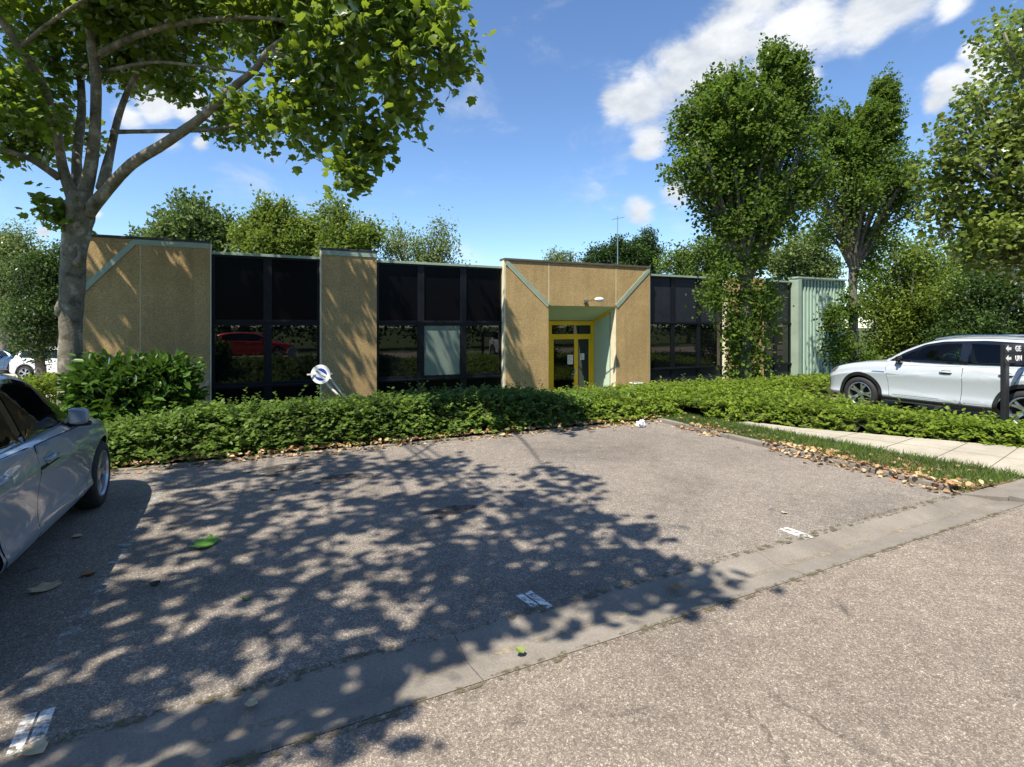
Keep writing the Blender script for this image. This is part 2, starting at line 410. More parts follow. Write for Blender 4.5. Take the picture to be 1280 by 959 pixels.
# footpath of cast slabs
P0 = [gp(912, 531), gp(1000, 546), gp(1140, 572), gp(1290, 600)]
P1 = [gp(935, 529), gp(1000, 537), gp(1140, 549), gp(1290, 563)]
pts = [(p.x, p.y) for p in P0] + [(8.1, 2.75), (11.0, 2.85)] + [(p.x, p.y) for p in reversed(P1)]
sheet('path', pts, .03, M['path'], .12)
jb = MB()
for t in (.22, .42, .6, .76, .9):
    a = P0[0].lerp(P0[3], t); b = P1[0].lerp(P1[3], min(1, t*1.05 + .02)); d = (b - a).normalized(); n_ = Vector((-d.y, d.x, 0))*.0035
    jb.add([(*(a + n_).xy, .034), (*(b + n_).xy, .034), (*(b - n_).xy, .034), (*(a - n_).xy, .034)], [(0, 1, 2, 3)])
a = P0[0].lerp(P1[0], .5); b = P0[3].lerp(P1[3], .5); d = (b - a).normalized(); n_ = Vector((-d.y, d.x, 0))*.0035
jb.add([(*(a + n_).xy, .034), (*(b + n_).xy, .034), (*(b - n_).xy, .034), (*(a - n_).xy, .034)], [(0, 1, 2, 3)])
o = jb.build('path_joint', plain('joint dirt', (.07, .06, .05), .95)); o['kind'] = 'structure'
sheet('pavement', [(-34, 23), (-7, 23), (-7, 60), (-34, 60)], -.86, M['paving_far'], .1)
# worn bay paint
wp = worn_paint('worn white paint', (.72, .72, .70), .40, .58, 17)
wf = worn_paint('faded white line', (.42, .42, .40), .50, .66, 11)
for (x, y, l, w, rz) in ((gp(668, 752).x, gp(668, 752).y, .24, .12, .16), (gp(995, 667).x, gp(995, 667).y, .25, .12, .05), (gp(40, 914).x, gp(40, 914).y, .27, .115, .1)):
    mb = MB()
    # stencilled bay number plate, nearly worn off: two bars with a gap between
    for (a0, a1) in ((-.5, -.06), (.04, .5)):
        vs = [(a0*w*1.0, -l/2), (a1*w, -l/2), (a1*w, l/2), (a0*w, l/2)]
        cr, sr = math.cos(rz), math.sin(rz)
        mb.add([(x + u*cr - v*sr, y + u*sr + v*cr, .004) for u, v in vs], [(0, 1, 2, 3)])
    o = mb.build('bay_marking', wp); o['kind'] = 'structure'
oil = worn_paint('old oil stain', (.03, .027, .025), .38, .60, 9)
for (px, py, r_) in ((352, 588, .34), (430, 597, .30), (300, 575, .18), (560, 640, .22)):
    c_ = gp(px, py); vs_ = [(c_.x + r_*(1 + .35*math.sin(3*t + px) + .2*math.sin(7*t))*math.cos(t), c_.y + .7*r_*(1 + .3*math.cos(2*t + py))*math.sin(t), .0038) for t in np.linspace(0, 2*math.pi, 28)[:-1]]
    o = MB().add(vs_, [tuple(range(len(vs_)))]).build('oil_stain', oil); o['kind'] = 'structure'
for (x, y0, y1) in ((-.98, 3.3, 7.7),):
    o = MB().add([(x-.05, y0, .004), (x+.05, y0, .004), (x+.05, y1, .004), (x-.05, y1, .004)], [(0, 1, 2, 3)]).build('bay_line', wf); o['kind'] = 'structure'
# ------------------------------------------------------------------ the office building
bld = empty('office_building', (fx(85), YF, FLOOR), 0, 'low flat-roofed office building with tan pebbled panels, black windows and a yellow door', 'building')
OFF = Vector((fx(85), YF, FLOOR))
def bpart(mb, name, m, parent=None, bevel=0.0, smooth=False):
    mb.v = [(v[0]-OFF.x, v[1]-OFF.y, v[2]-OFF.z) for v in mb.v]
    return mb.build(name, m, parent if parent is not None else bld, bevel=bevel, smooth=smooth)
TOP, GTOP, SILL, TRAN = 3.82, 3.57, .19, 1.87
WD = .20                                   # glazing sits this far behind the panels
BACK = YF + 13.0
X = {k: fx(k) for k in (85, 175, 262, 402, 471, 632, 686, 770, 812, 909, 955, 994, 1054)}
def panel(x0, x1, z0, z1, joints=(), y0=YF, d=.32):
    mb = MB(); xs = [x0] + list(joints) + [x1]
    for i in range(len(xs)-1):
        a = xs[i] + (.008 if i else 0); b = xs[i+1] - (.008 if i < len(xs)-2 else 0)
        mb.box(a, b, y0, y0 + d, z0, z1)
    p = bpart(mb, 'concrete_panel', M['agg'], bevel=.008)
    for j in joints:
        bpart(MB().box(j-.0075, j+.0075, y0+.006, y0+.05, z0, z1-.002), 'joint_strip', M['cream'], p)
    return p
def edge(x, z1, z0=FLOOR, w=.03, y1=YF+WD-.01):          # pale cast edge on a panel's side
    return bpart(MB().box(x-w, x, YF+.012, y1, z0, z1-.004), 'panel_edge', M['cream'])
def coping(x0, x1, z, y0, m, h=.06, d=.36, over=.03):
    return bpart(MB().box(x0, x1, y0-over, y0+d, z, z+h), 'coping', m, bevel=.006)
# left panel with its slanting green strip
panel(X[85], X[262], FLOOR, TOP, [X[175]])
coping(X[85]-.02, X[262]+.02, TOP, YF, M['coping'], .06)
za, zb = fz(104, 362), fz(165, 305)
xa, xb = fx(104), fx(168)
# narrow panel between the two left window bays
panel(X[402], X[471], FLOOR, TOP); edge(X[402], TOP); coping(X[402]-.03, X[471]+.02, TOP, YF, M['coping'])
bpart(MB().box(X[402]-.004, X[471]+.004, YF-.02, YF-.001, TOP-.135, TOP-.002), 'trim_strip', M['copper'])
edge(X[262]+.03, TOP, w=.025)
# entrance block
SF, SB, DY = 2.42, 1.95, 1.4               # soffit front and back height, depth of the recess
panel(X[632], X[686]-.004, FLOOR, TOP); panel(X[770]+.004, X[812], FLOOR, TOP)
panel(X[686]+.004, X[770]-.004, SF, TOP-.0, ())
edge(X[632], TOP, w=.05); edge(X[812]+.03, TOP, w=.025)
coping(X[632]-.05, X[812]+.03, TOP, YF, plain('bronze coping', (.11, .085, .06), .6, var=.2), .07)
jm = M['cream']
bpart(MB().box(X[686]-.011, X[686]+.011, YF-.004, YF+.02, SF+.05, TOP-.004), 'joint_strip', jm)
bpart(MB().box(X[770]-.011, X[770]+.011, YF-.004, YF+.02, SF+.05, TOP-.004), 'joint_strip', jm)
def strip(p, q, w, m, name='trim_strip', y=YF, d=.022):
    p = Vector(p); q = Vector(q); dd = (q-p).normalized(); n = Vector((-dd.y, dd.x))*w/2
    return bpart(MB().prism_y([tuple(p+n), tuple(q+n), tuple(q-n), tuple(p-n)], y-d, y-.0012), name, m)
strip((xa-.5, za-.5*(TOP-.07-za)/(xb-xa)), (xb, TOP-.07), .12, M['copper'], d=.024)
bpart(MB().box(xb-.03, X[262]-.002, YF-.02, YF-.0012, TOP-.135, TOP-.003), 'trim_strip', M['copper'])
s1a, s1b = (X[632]+.06, TOP-.06), (X[686]-.0, SF+.02)
strip(s1a, s1b, .11, M['copper']); strip((s1a[0]-.05, s1a[1]-.05), (s1b[0]-.05, s1b[1]-.05), .025, M['cream'], d=.018)
s2a, s2b = (X[812]-.05, TOP-.06), (X[770]+.0, SF+.02)
strip(s2a, s2b, .11, M['copper']); strip((s2a[0]+.05, s2a[1]-.05), (s2b[0]+.05, s2b[1]-.05), .025, M['cream'], d=.018)
bpart(MB().box(X[632]+.004, X[632]+.07, YF-.021, YF-.0012, TOP-.16, TOP-.004), 'trim_strip', M['copper'])
bpart(MB().box(X[812]-.07, X[812]-.004, YF-.021, YF-.0012, TOP-.16, TOP-.004), 'trim_strip', M['copper'])
# recess: soffit, walls, floor
YD = YF + DY
xl, xr = X[686], X[770]
bpart(MB().add([(xl, YF+.325, SF-.10), (xr, YF+.325, SF-.10), (xr, YD, SB), (xl, YD, SB), (xl, YF+.325, SF+.06), (xr, YF+.325, SF+.06), (xr, YD, SB+.1), (xl, YD, SB+.1)],
      [(0, 1, 2, 3), (4, 5, 6, 7), (0, 1, 5, 4), (2, 3, 7, 6), (1, 2, 6, 5), (3, 0, 4, 7)]), 'soffit', M['green_panel'])
bpart(MB().add([(xl+.006, YF+.001, SF), (xr-.006, YF+.001, SF), (xr-.006, YF+.322, SF-.10), (xl+.006, YF+.322, SF-.10)], [(0, 3, 2, 1)]), 'soffit_lip', M['green_panel'])
bpart(MB().box(xr, xr+.03, YF+.326, YD+.06, FLOOR, SF), 'side_panel', M['green_panel'])
bpart(MB().box(xr-.006, xr+.002, YF+.004, YF+.324, FLOOR, SF-.004), 'panel_edge', M['cream'])
bpart(MB().box(xr-.014, xr-.002, YF+.324, YF+.345, FLOOR, SF-.11), 'joint_strip', M['frame'])
bpart(MB().prism_z([(xr-.035, YF+.33), (xr-.004, YF+.33), (xr-.004, YD), (xr-.035, YD)], 0, .001), 'trim_strip', M['yellow']) if False else None
q = MB(); q.add([(xr-.05, YF+.33, SF-.20), (xr-.003, YF+.33, SF-.20), (xr-.003, YD-.002, SB-.10), (xr-.05, YD-.002, SB-.10), (xr-.05, YF+.33, SF-.105), (xr-.003, YF+.33, SF-.105), (xr-.003, YD-.002, SB-.005), (xr-.05, YD-.002, SB-.005)],
      [(0, 1, 2, 3), (4, 5, 6, 7), (0, 1, 5, 4), (2, 3, 7, 6), (1, 2, 6, 5), (3, 0, 4, 7)])
bpart(q, 'trim_strip', M['yellow'])
bpart(MB().box(xl-.03, xl, YF+.326, YD+.06, FLOOR, SF), 'side_panel', M['green_panel'])
bpart(MB().box(xl, xr, YF-.3, YD+.1, FLOOR-.1, FLOOR+.02), 'doorstep', M['gutter'])
# door set: yellow frame, transom light, wide and narrow leaf
fx0, fx1 = fx(685, YD), xr-.01
zt0, zt1, zl = 1.47, 1.79, 1.30
fm = MB(); jw = .13
fm.box(fx0, fx0+jw, YD-.05, YD+.06, FLOOR+.02, SB-.012); fm.box(fx1-jw, fx1, YD-.05, YD+.06, FLOOR+.02, SB-.012)
fm.box(fx0+jw, fx1-jw, YD-.05, YD+.06, zt1, SB-.012); fm.box(fx0+jw, fx1-jw, YD-.05, YD+.06, zl+.06, zt0)
df = bpart(fm, 'door_frame', M['yellow'], bevel=.006)
bpart(MB().box(fx0+jw+.005, fx1-jw-.005, YD-.01, YD+.02, zt0+.004, zt1-.004), 'transom_pane', M['glass'], df)
bpart(MB().box(xl+.002, fx0-.002, YD-.02, YD+.05, FLOOR, SB-.01), 'side_panel', M['green_panel'])
mid = fx(718, YD)
def leaf(x0, x1, st):
    mb = MB(); z0, z1 = FLOOR+.03, zl+.055
    mb.box(x0, x0+st, YD-.035, YD+.02, z0, z1); mb.box(x1-st, x1, YD-.035, YD+.02, z0, z1)
    mb.box(x0+st, x1-st, YD-.035, YD+.02, z0, z0+.22); mb.box(x0+st, x1-st, YD-.035, YD+.02, z1-.07, z1)
    d = bpart(mb, 'door', M['yellow'], bevel=.004)
    bpart(MB().box(x0+st, x1-st, YD-.012, YD+.006, z0+.22, z1-.07), 'pane', M['glass'], d)
    return d
d1 = leaf(fx0+jw+.004, mid+.05, .075); d2 = leaf(mid+.056, fx1-jw-.004, .075)
hx = mid + .01
bpart(MB().box(hx-.03, hx+.035, YD-.065, YD-.035, .02, .22).tube([(hx-.12, YD-.09, .13), (hx, YD-.09, .13), (hx, YD-.06, .13)], [.012]*3, 8), 'handle', M['steel'], d1)
def notice(x0, x1, z0, z1, d):
    n_ = bpart(MB().box(x0, x1, YD-.018, YD-.0135, z0, z1), 'notice', M['paper'], d)
    mb = MB()
    for k in range(5):
        zz = z1 - .05 - k*(z1-z0-.08)/5; mb.box(x0+.025, x1-.03-.03*(k % 3), YD-.0195, YD-.0182, zz-.012, zz)
    bpart(mb, 'print', M['ink'], n_)
notice(fx(709, YD), fx(716, YD), .38, .72, d1)
notice(fx(725, YD), fx(730, YD), .53, .76, d2)
# lamp above the entrance
lx, lz = fx(731.5), fz(731.5, 377)
lm = MB().box(lx-.06, lx+.06, YF-.08, YF-.001, lz-.05, lz+.06).tube([(lx, YF-.06, lz+.0), (lx+.06, YF-.35, lz+.04), (lx+.10, YF-.52, lz+.05)], [.016, .014, .014], 8)
lam = bpart(lm, 'wall_lamp', M['steel'])
hd = MB(); 
for i in range(9):
    pass
hd.lathe([(-.18, .012), (-.14, .05), (-.05, .075), (.05, .08), (.14, .06), (.17, .01)], 16, 'x', c=(lx+.18, YF-.56, lz+.045))
bpart(hd, 'lamp_head', M['white'], lam, smooth=True)
# glazed bays: three rows of framed panes
def cell(x0, x1, z0, z1, fw, kind, pm, fwt=.05, rough_frame=None):
    y = YF + WD; mb = MB(); d = .09
    mb.box(x0, x0+fw, y, y+d, z0, z1); mb.box(x1-fw, x1, y, y+d, z0, z1)
    mb.box(x0+fw, x1-fw, y, y+d, z0, z0+fwt); mb.box(x0+fw, x1-fw, y, y+d, z1-fwt, z1)
    wn = bpart(mb, kind, M['frame'], bevel=.004)
    bpart(MB().box(x0+fw, x1-fw, y+.035, y+.06, z0+fwt, z1-fwt), 'pane' if kind == 'window' else 'infill', pm, wn)
    return wn
def bay(p0, p1, n, low, blind=None, wide=.085):
    x0, x1 = X[p0]+.002, X[p1]-.002; wdt = (x1-x0)/n
    for i in range(n):
        a, b = x0+i*wdt+.001, x0+(i+1)*wdt-.001
        cell(a, b, TRAN+.001, GTOP, wide, 'spandrel_panel', M['upper'] if low == 'upper' else M['upper_grey'], .05)
        wn = cell(a, b, SILL+.001, TRAN-.001, wide, 'window', M['blind'] if blind == i else M['glass'], .10 if low == 'upper' else .05)
        if blind == i: wn['label'] = 'window with a pale drawn blind'
        cell(a, b, FLOOR+.02, SILL-.001, wide, 'spandrel_panel', M[low], .05)
    bpart(MB().box(x0, x1, YF+WD-.03, YF+WD-.001, TRAN-.02, TRAN+.03), 'transom_rail', M['frame'], bevel=.004)
    bpart(MB().box(x0, x1, YF+WD-.05, YF+WD-.001, SILL-.02, SILL+.02), 'sill', M['frame'], bevel=.004)
    bpart(MB().box(x0, x1, YF+WD-.07, YF+WD+.4, GTOP+.001, GTOP+.07), 'coping', M['copper'], bevel=.006)
    bpart(MB().box(x0, x1, YF+WD+.1, YF+WD+.2, FLOOR, GTOP), 'backing', M['black'])
bay(262, 402, 2, 'upper', wide=.10); bay(471, 632, 3, 'upper', 1, wide=.10)
bay(812, 909, 3, 'upper_grey'); bay(955, 994, 2, 'upper_grey')
# pillar between the right-hand bays
panel(X[909], X[955], FLOOR, GTOP+.12); edge(X[909], GTOP+.12, w=.06)
# corrugated green end
cz1 = TOP - .08
bpart(MB().box(X[994]-.001, X[994]+.22, YF-.14, YF+.3, FLOOR, cz1), 'corner_post', M['copper'], bevel=.01)
mb = MB(); x = X[994]+.222; pts = []
M['clad'] = plain('mint cladding', (.37, .50, .41), .5, var=.08, vs=1.2)
pitch = .21; k = 0
while x < X[1054]-.02:
    pts += [(x, YF+.02), (x+.045, YF+.02), (x+.06, YF-.055), (x+.15, YF-.055), (x+.165, YF+.02)]; x += pitch
pts += [(X[1054], YF+.02)]
n = len(pts)
vs = [(p[0], p[1], FLOOR) for p in pts] + [(p[0], p[1], cz1-.03) for p in pts]
mb.add(vs, [(i, i+1, i+1+n, i+n) for i in range(n-1)])
bpart(mb, 'cladding', M['clad'])
bpart(MB().box(X[994]-.03, X[1054]+.04, YF-.15, YF+.32, cz1, cz1+.07), 'coping', M['copper'], bevel=.008)
bpart(MB().box(X[1054], X[1054]+.03, YF-.06, BACK, FLOOR, cz1-.002), 'side_wall', M['clad'])
bpart(MB().box(X[85], X[85]+.3, YF+.322, BACK, FLOOR, TOP), 'side_wall', M['agg'])
bpart(MB().box(X[85]+.302, X[1054]-.002, BACK-.3, BACK-.002, FLOOR, GTOP-.02), 'rear_wall', M['agg'])
bpart(MB().box(X[85]+.31, X[1054]-.01, YF+.62, BACK-.31, GTOP-.22, GTOP-.04), 'roof', M['roof'])
for (px, w_, d_) in ((484, .9, 2.2), (823, 1.3, 1.6)):
    xx = fx(px, YF+d_)
    s_ = bpart(MB().box(xx-w_/2, xx+w_/2, YF+d_, YF+d_+.8, GTOP-.04, GTOP+.17), 'skylight', M['white'], bevel=.02)
# small white tub left by the entrance
# ------------------------------------------------------------------ foliage tools
def unit(a): return a/np.maximum(np.linalg.norm(a, axis=1, keepdims=True), 1e-9)
LEAF4 = (np.array([(0, 0, 0), (-.30, .42, .06), (0, 1, -.06), (.30, .42, .06)]), [(0, 3, 2), (0, 2, 1)])
LEAFW = (np.array([(0, 0, 0), (-.36, .30, .05), (-.30, .7, .03), (0, 1, -.10), (.30, .7, .03), (.36, .30, .05)]), [(0, 5, 4, 3), (0, 3, 2, 1)])
_h = [(.10, .0), (.34, .03), (.58, .25), (.44, .40), (.58, .70), (.31, .70), (.0, 1.05)]
_pv = [(0, 0, 0)] + [(x, y, -.16*abs(x) - .14*y*y) for x, y in _h] + [(-x, y, -.05*abs(x) - .14*y*y) for x, y in reversed(_h[:-1])] + [(0, .34, .05)]
PLANE = (np.array(_pv), [(14-0 if False else len(_pv)-1, i, (i+1) % (len(_pv)-1)) for i in range(len(_pv)-1)])
def leaves(name, tmpl, P, D, U, S, m, parent=None):
    """one mesh of many leaves: P stem point, D axis, U upper side, S length"""
    T, faces = tmpl; n, k = len(P), len(T)
    D = unit(D); Xv = unit(np.cross(D, U)); Z = np.cross(Xv, D)
    S = S.reshape(-1, 1, 1)
    V = P[:, None, :] + S*(T[None, :, 0:1]*Xv[:, None, :] + T[None, :, 1:2]*D[:, None, :] + T[None, :, 2:3]*Z[:, None, :])
    me = bpy.data.meshes.new(name)
    nl = sum(len(f) for f in faces)
    fl = np.concatenate([np.array(f) for f in faces])
    ft = np.array([len(f) for f in faces]); fs = np.concatenate([[0], np.cumsum(ft)[:-1]])
    me.vertices.add(n*k); me.loops.add(n*nl); me.polygons.add(n*len(faces))
    me.vertices.foreach_set('co', V.reshape(-1).astype(np.float32))
    me.loops.foreach_set('vertex_index', (fl[None, :] + (np.arange(n)*k)[:, None]).reshape(-1).astype(np.int32))
    me.polygons.foreach_set('loop_start', (fs[None, :] + (np.arange(n)*nl)[:, None]).reshape(-1).astype(np.int32))
    me.materials.append(m); me.update(calc_edges=True); me.validate()
    o = link(name, me, parent); return o
def rdir(n, up=0.0):
    v = RS.normal(size=(n, 3)); v = unit(v); v[:, 2] += up; return unit(v)
def lobe_points(lobes, n_clusters, per, spread, shell=.45, mn=3):
    """clusters of leaf points inside ellipsoid lobes (cx,cy,cz,rx,ry,rz)"""
    vol = np.array([(l[3]*l[4]*l[5])**.72 for l in lobes]); cnt = np.maximum(mn, (n_clusters*vol/vol.sum()).astype(int))
    C = []; A = []
    for l, c in zip(lobes, cnt):
        d = rdir(c); r = RS.uniform(0, 1, size=(c, 1))**shell
        C.append(np.array(l[:3]) + d*r*np.array(l[3:6])); A.append(d)
    C = np.concatenate(C); A = np.concatenate(A)
    k = RS.randint(int(per*.5), int(per*1.5)+1, size=len(C))
    idx = np.repeat(np.arange(len(C)), k)
    P = C[idx] + np.clip(RS.normal(size=(len(idx), 3)), -1.6, 1.6)*spread*RS.uniform(.5, 1.3, size=(len(C), 1))[idx]
    return C, P, A[idx]
def clump(lobes, k=4, s=.42, stretch=1.3, keep=.78, up=.25):
    """breaks big lobes into a core and smaller tufts standing out of it"""
    out = []
    for l in lobes:
        out.append((l[0], l[1], l[2], l[3]*keep, l[4]*keep, l[5]*keep))
        for _ in range(k):
            d = Vector((R.gauss(0, 1), R.gauss(0, 1), R.gauss(up, 1))).normalized(); q = s*R.uniform(.7, 1.25)
            out.append((l[0]+d.x*l[3]*.85, l[1]+d.y*l[4]*.85, l[2]+d.z*l[5]*.9, l[3]*q*.85, l[4]*q*.85, l[5]*q*stretch))
    return out
def limbs(mb, start, lobes, C, r0, n_twigs=40, sides=7, seed=0):
    """branches from a start point into each lobe, then twigs to some clusters"""
    start = Vector(start)
    for i, l in enumerate(lobes):
        e = Vector(l[:3]); mid = start.lerp(e, .5) + Vector((R.uniform(-.2, .2), R.uniform(-.2, .2), R.uniform(0, .25)*(e-start).length*.4))
        p, r = smooth_pts([start, mid, e], [r0*R.uniform(.55, .8), r0*.4, r0*.15], 4)
        mb.tube(p, r, sides, .08, seed=i)
    for _ in range(min(n_twigs, len(C))):
        c = Vector(C[R.randrange(len(C))]); l = min(lobes, key=lambda q: (Vector(q[:3])-c).length)
        s = start.lerp(Vector(l[:3]), R.uniform(.5, 1.0))
        m_ = s.lerp(c, .5) + Vector((R.uniform(-.15, .15), R.uniform(-.15, .15), R.uniform(-.05, .25)))
        mb.tube([s, m_, c], [r0*.10, r0*.07, r0*.03], 5)
def local(mb, o): mb.v = [(v[0]-o[0], v[1]-o[1], v[2]-o[2]) for v in mb.v]; return mb
def tree(name, label, base, fork, lobes, mats, bm_, n_cl=220, per=18, size=.16, spread=.35, r0=.16, group=None, tmpl=LEAF4, droop=0.0, n_twigs=40, shell=.45, cat='tree', extra=None, out=.6):
    """base xyz, height of the first fork, lobes in world space"""
    base = Vector(base); o = empty(name, base, 0, label, cat, group)
    C, P, A = lobe_points(lobes, n_cl, per, spread, shell)
    mb = MB(); top = Vector((base.x + R.uniform(-.1, .1), base.y + R.uniform(-.1, .1), base.z + fork))
    p, r = smooth_pts([base - Vector((0, 0, .2)), base.lerp(top, .4) + Vector((R.uniform(-.08, .08), R.uniform(-.08, .08), 0)), top], [r0*1.35, r0, r0*.85], 5)
    mb.tube(p, r, 12, .12, seed=R.random()*50)
    limbs(mb, top, lobes, C, r0, n_twigs)
    if extra: extra(mb)
    local(mb, base).build('trunk', bm_, o, smooth=True)
    n = len(P); D = unit(rdir(n, .1) + A*out + np.array([0, 0, -droop])); U = rdir(n, 1.1)
    S = size*RS.uniform(.6, 1.25, size=n)
    cr = leaves('crown', tmpl, P - np.array(base), D, U, S, mats, o)
    return o
def around(px, py, Z, rpx, rpy, depth=None):
    c = at(px, py, Z); rx = rpx*Z/F; rz = rpy*Z/F
    return (c.x, c.y, c.z, rx, depth or rx, rz)

LM = {}
LM['plane'] = leafmat('plane leaves', greens((.065, .115, .012), (.095, .16, .018), (.14, .21, .028)), .54, (.36, .48, .03), .045)
LM['horn'] = leafmat('hornbeam leaves', greens((.05, .095, .015), (.08, .14, .022), (.13, .195, .035)), .44, (.22, .32, .03), .02)
LM['yellow'] = leafmat('yellow-green leaves', greens((.10, .16, .018), (.15, .215, .025), (.20, .26, .045)), .46, (.25, .32, .04), .05)
LM['mid'] = leafmat('mid green leaves', greens((.075, .13, .018), (.12, .185, .028), (.17, .235, .04)), .42, (.16, .24, .03), .05)
LM['pale'] = leafmat('pale birch leaves', greens((.11, .165, .05), (.165, .22, .07), (.22, .26, .11)), .4, (.28, .36, .08), .025)
LM['dark'] = leafmat('dark leaves', greens((.028, .055, .014), (.045, .085, .02), (.075, .125, .026)), .30, (.08, .14, .02), .03)
LM['chest'] = leafmat('chestnut leaves', greens((.06, .105, .022), (.10, .16, .035), (.20, .24, .10)), .35, (.16, .24, .05), .03)
LM['laurel'] = leafmat('laurel leaves', greens((.028, .070, .010), (.05, .11, .014), (.085, .17, .02)), .30, (.14, .26, .02), .07, .35)
LM['hedge'] = leafmat('hedge leaves', greens((.06, .115, .016), (.095, .16, .022), (.145, .21, .03)), .42, (.18, .28, .03), .06)
LM['cover'] = leafmat('ground cover leaves', greens((.11, .175, .014), (.155, .225, .018), (.21, .27, .03)), .44, (.25, .36, .03), .06)
LM['grass'] = leafmat('grass blades', greens((.05, .10, .012), (.085, .15, .02), (.16, .19, .05)), .35, (.2, .3, .03), .04)
LM['litter'] = leafmat('dead leaves', [(0, (.14, .08, .035)), (.2, (.30, .18, .08)), (.5, (.46, .31, .15)), (.8, (.55, .42, .24)), (.92, (.42, .15, .05)), (1, (.24, .15, .07))], .12, (.3, .2, .08), .03)

# ------------------------------------------------------------------ the plane tree at the left
tb = at(89, 553, 10.0); tb.z = terrain(tb.x, tb.y) - .02
pt = empty('plane_tree', tb, 0, 'big plane tree with mottled trunk and spreading limbs, its crown over the car park', 'tree')
mb = MB()
def limb(seq, sides=10, jit=.10, sub=5, seed=1.0):
    pts = [at(*s[:3]) if not isinstance(s[0], Vector) else s[0] for s in seq]; rr = [s[3] if not isinstance(s[0], Vector) else s[1] for s in seq]
    p, r = smooth_pts(pts, rr, sub); mb.tube(p, r, sides, jit, seed=seed)
limb([(90, 575, 10, .28), (88, 530, 10, .215), (88, 470, 10, .185), (89, 400, 10, .178), (91, 340, 10, .19), (95, 290, 10, .225), (100, 262, 10, .25), (104, 240, 10, .19)], 20, .16, 7)
limb([(80, 398, 9.95, .07), (77, 385, 9.9, .095), (81, 371, 9.95, .06)], 12, .5)          # burrs on the trunk
limb([(86, 280, 10, .12), (66, 272, 9.9, .085), (58, 262, 9.85, .05)], 8, .3)
limb([(97, 330, 9.85, .09), (103, 320, 9.8, .085), (100, 308, 9.85, .06)], 12, .5)
limb([(108, 268, 10, .133), (135, 236, 9.8, .104), (165, 205, 9.5, .095), (205, 180, 9.2, .085), (248, 150, 8.9, .075), (285, 115, 8.6, .065), (318, 88, 8.4, .056), (338, 62, 8.2, .048), (390, 30, 7.8, .037), (450, 10, 7.4, .022)], 12, .10, 6)
limb([(100, 262, 10, .148), (112, 215, 10.0, .107), (118, 170, 10.0, .092), (120, 100, 9.8, .081), (112, 40, 9.6, .070), (105, -40, 9.4, .067), (100, -150, 9.0, .044)], 12, .074)
limb([(98, 262, 10, .141), (80, 215, 10.0, .089), (70, 160, 9.8, .074), (55, 110, 9.4, .063), (25, 60, 8.9, .059), (-10, 10, 8.4, .044)], 10, .074)
limb([(100, 255, 10.1, .126), (96, 200, 10.4, .081), (102, 140, 10.8, .074), (100, 80, 11.0, .063), (96, 0, 11.2, .059)], 10, .074)
limb([(74, 222, 9.95, .074), (40, 200, 9.5, .052), (0, 186, 9.0, .037), (-50, 170, 8.6, .022)], 8, .059)
limb([(128, 236, 10.0, .111), (138, 190, 10.3, .070), (150, 140, 10.5, .059), (170, 95, 10.4, .048), (205, 60, 10.2, .037)], 10, .059)
limb([(140, 165, 10.2, .044), (200, 164, 9.8, .037), (262, 162, 9.3, .033), (330, 148, 8.8, .022), (400, 120, 8.3, .015)], 8, .059)
limb([(120, 70, 9.8, .063), (170, 45, 9.3, .052), (235, 28, 8.8, .044), (310, 22, 8.2, .030), (400, 30, 7.6, .018)], 8, .059)
limb([(128, 90, 9.9, .037), (190, 78, 9.6, .030), (260, 84, 9.0, .022), (330, 95, 8.5, .015)], 7, .059)
limb([(338, 62, 8.2, .037), (400, 92, 7.9, .026), (440, 150, 7.7, .015), (442, 215, 7.6, .007)], 7, .059)
limb([(390, 30, 7.8, .030), (470, 50, 7.3, .022), (540, 75, 7.0, .011)], 7, .059)
limb([(25, 60, 8.9, .037), (60, 30, 8.6, .030), (120, -10, 8.2, .022)], 7, .059)
lobes = []
for (px, py, Z, rx, ry, d) in [
    (545, 55, 7.0, 50, 62, .8), (490, 30, 7.2, 80, 55, 1.0), (505, 112, 7.3, 55, 44, .8), (425, 60, 7.7, 85, 75, 1.2), (455, 155, 7.6, 42, 34, .5), (437, 215, 7.6, 15, 22, .2),
    (400, 135, 8.0, 62, 52, .8), (350, 40, 8.9, 85, 55, .9), (345, 150, 8.8, 62, 30, .5), (290, 158, 9.6, 40, 20, .4), (250, 30, 9.8, 95, 50, 1.2), (230, 95, 10.6, 70, 34, .7),
    (150, 20, 10.6, 90, 60, 1.2), (60, 40, 10.4, 90, 70, 1.2), (20, 130, 10.4, 70, 60, 1.0), (-20, 110, 8.8, 60, 80, 1.2), (165, 85, 11.2, 60, 40, .8), (60, 145, 11.4, 55, 45, .7), (15, 178, 10.2, 45, 26, .6),
    (180, -60, 8.6, 130, 70, 1.6), (330, -60, 8.0, 130, 70, 1.6), (470, -50, 7.2, 90, 60, 1.2), (20, -70, 8.8, 150, 80, 1.8), (70, 262, 9.8, 14, 12, .12)]:
    lobes.append(around(px, py, Z, rx, ry, d))
high = []                                    # unseen leaf lobes added overhead, placed by the shade they cast
def over(px, py, h, r, rz=.5):
    h *= 1.25
    g_ = gp(px, py); c = g_ + Vector((-LDIR.x, -LDIR.y, -LDIR.z))*(h/-LDIR.z)
    high.append((c.x, c.y, c.z, r, r, rz))
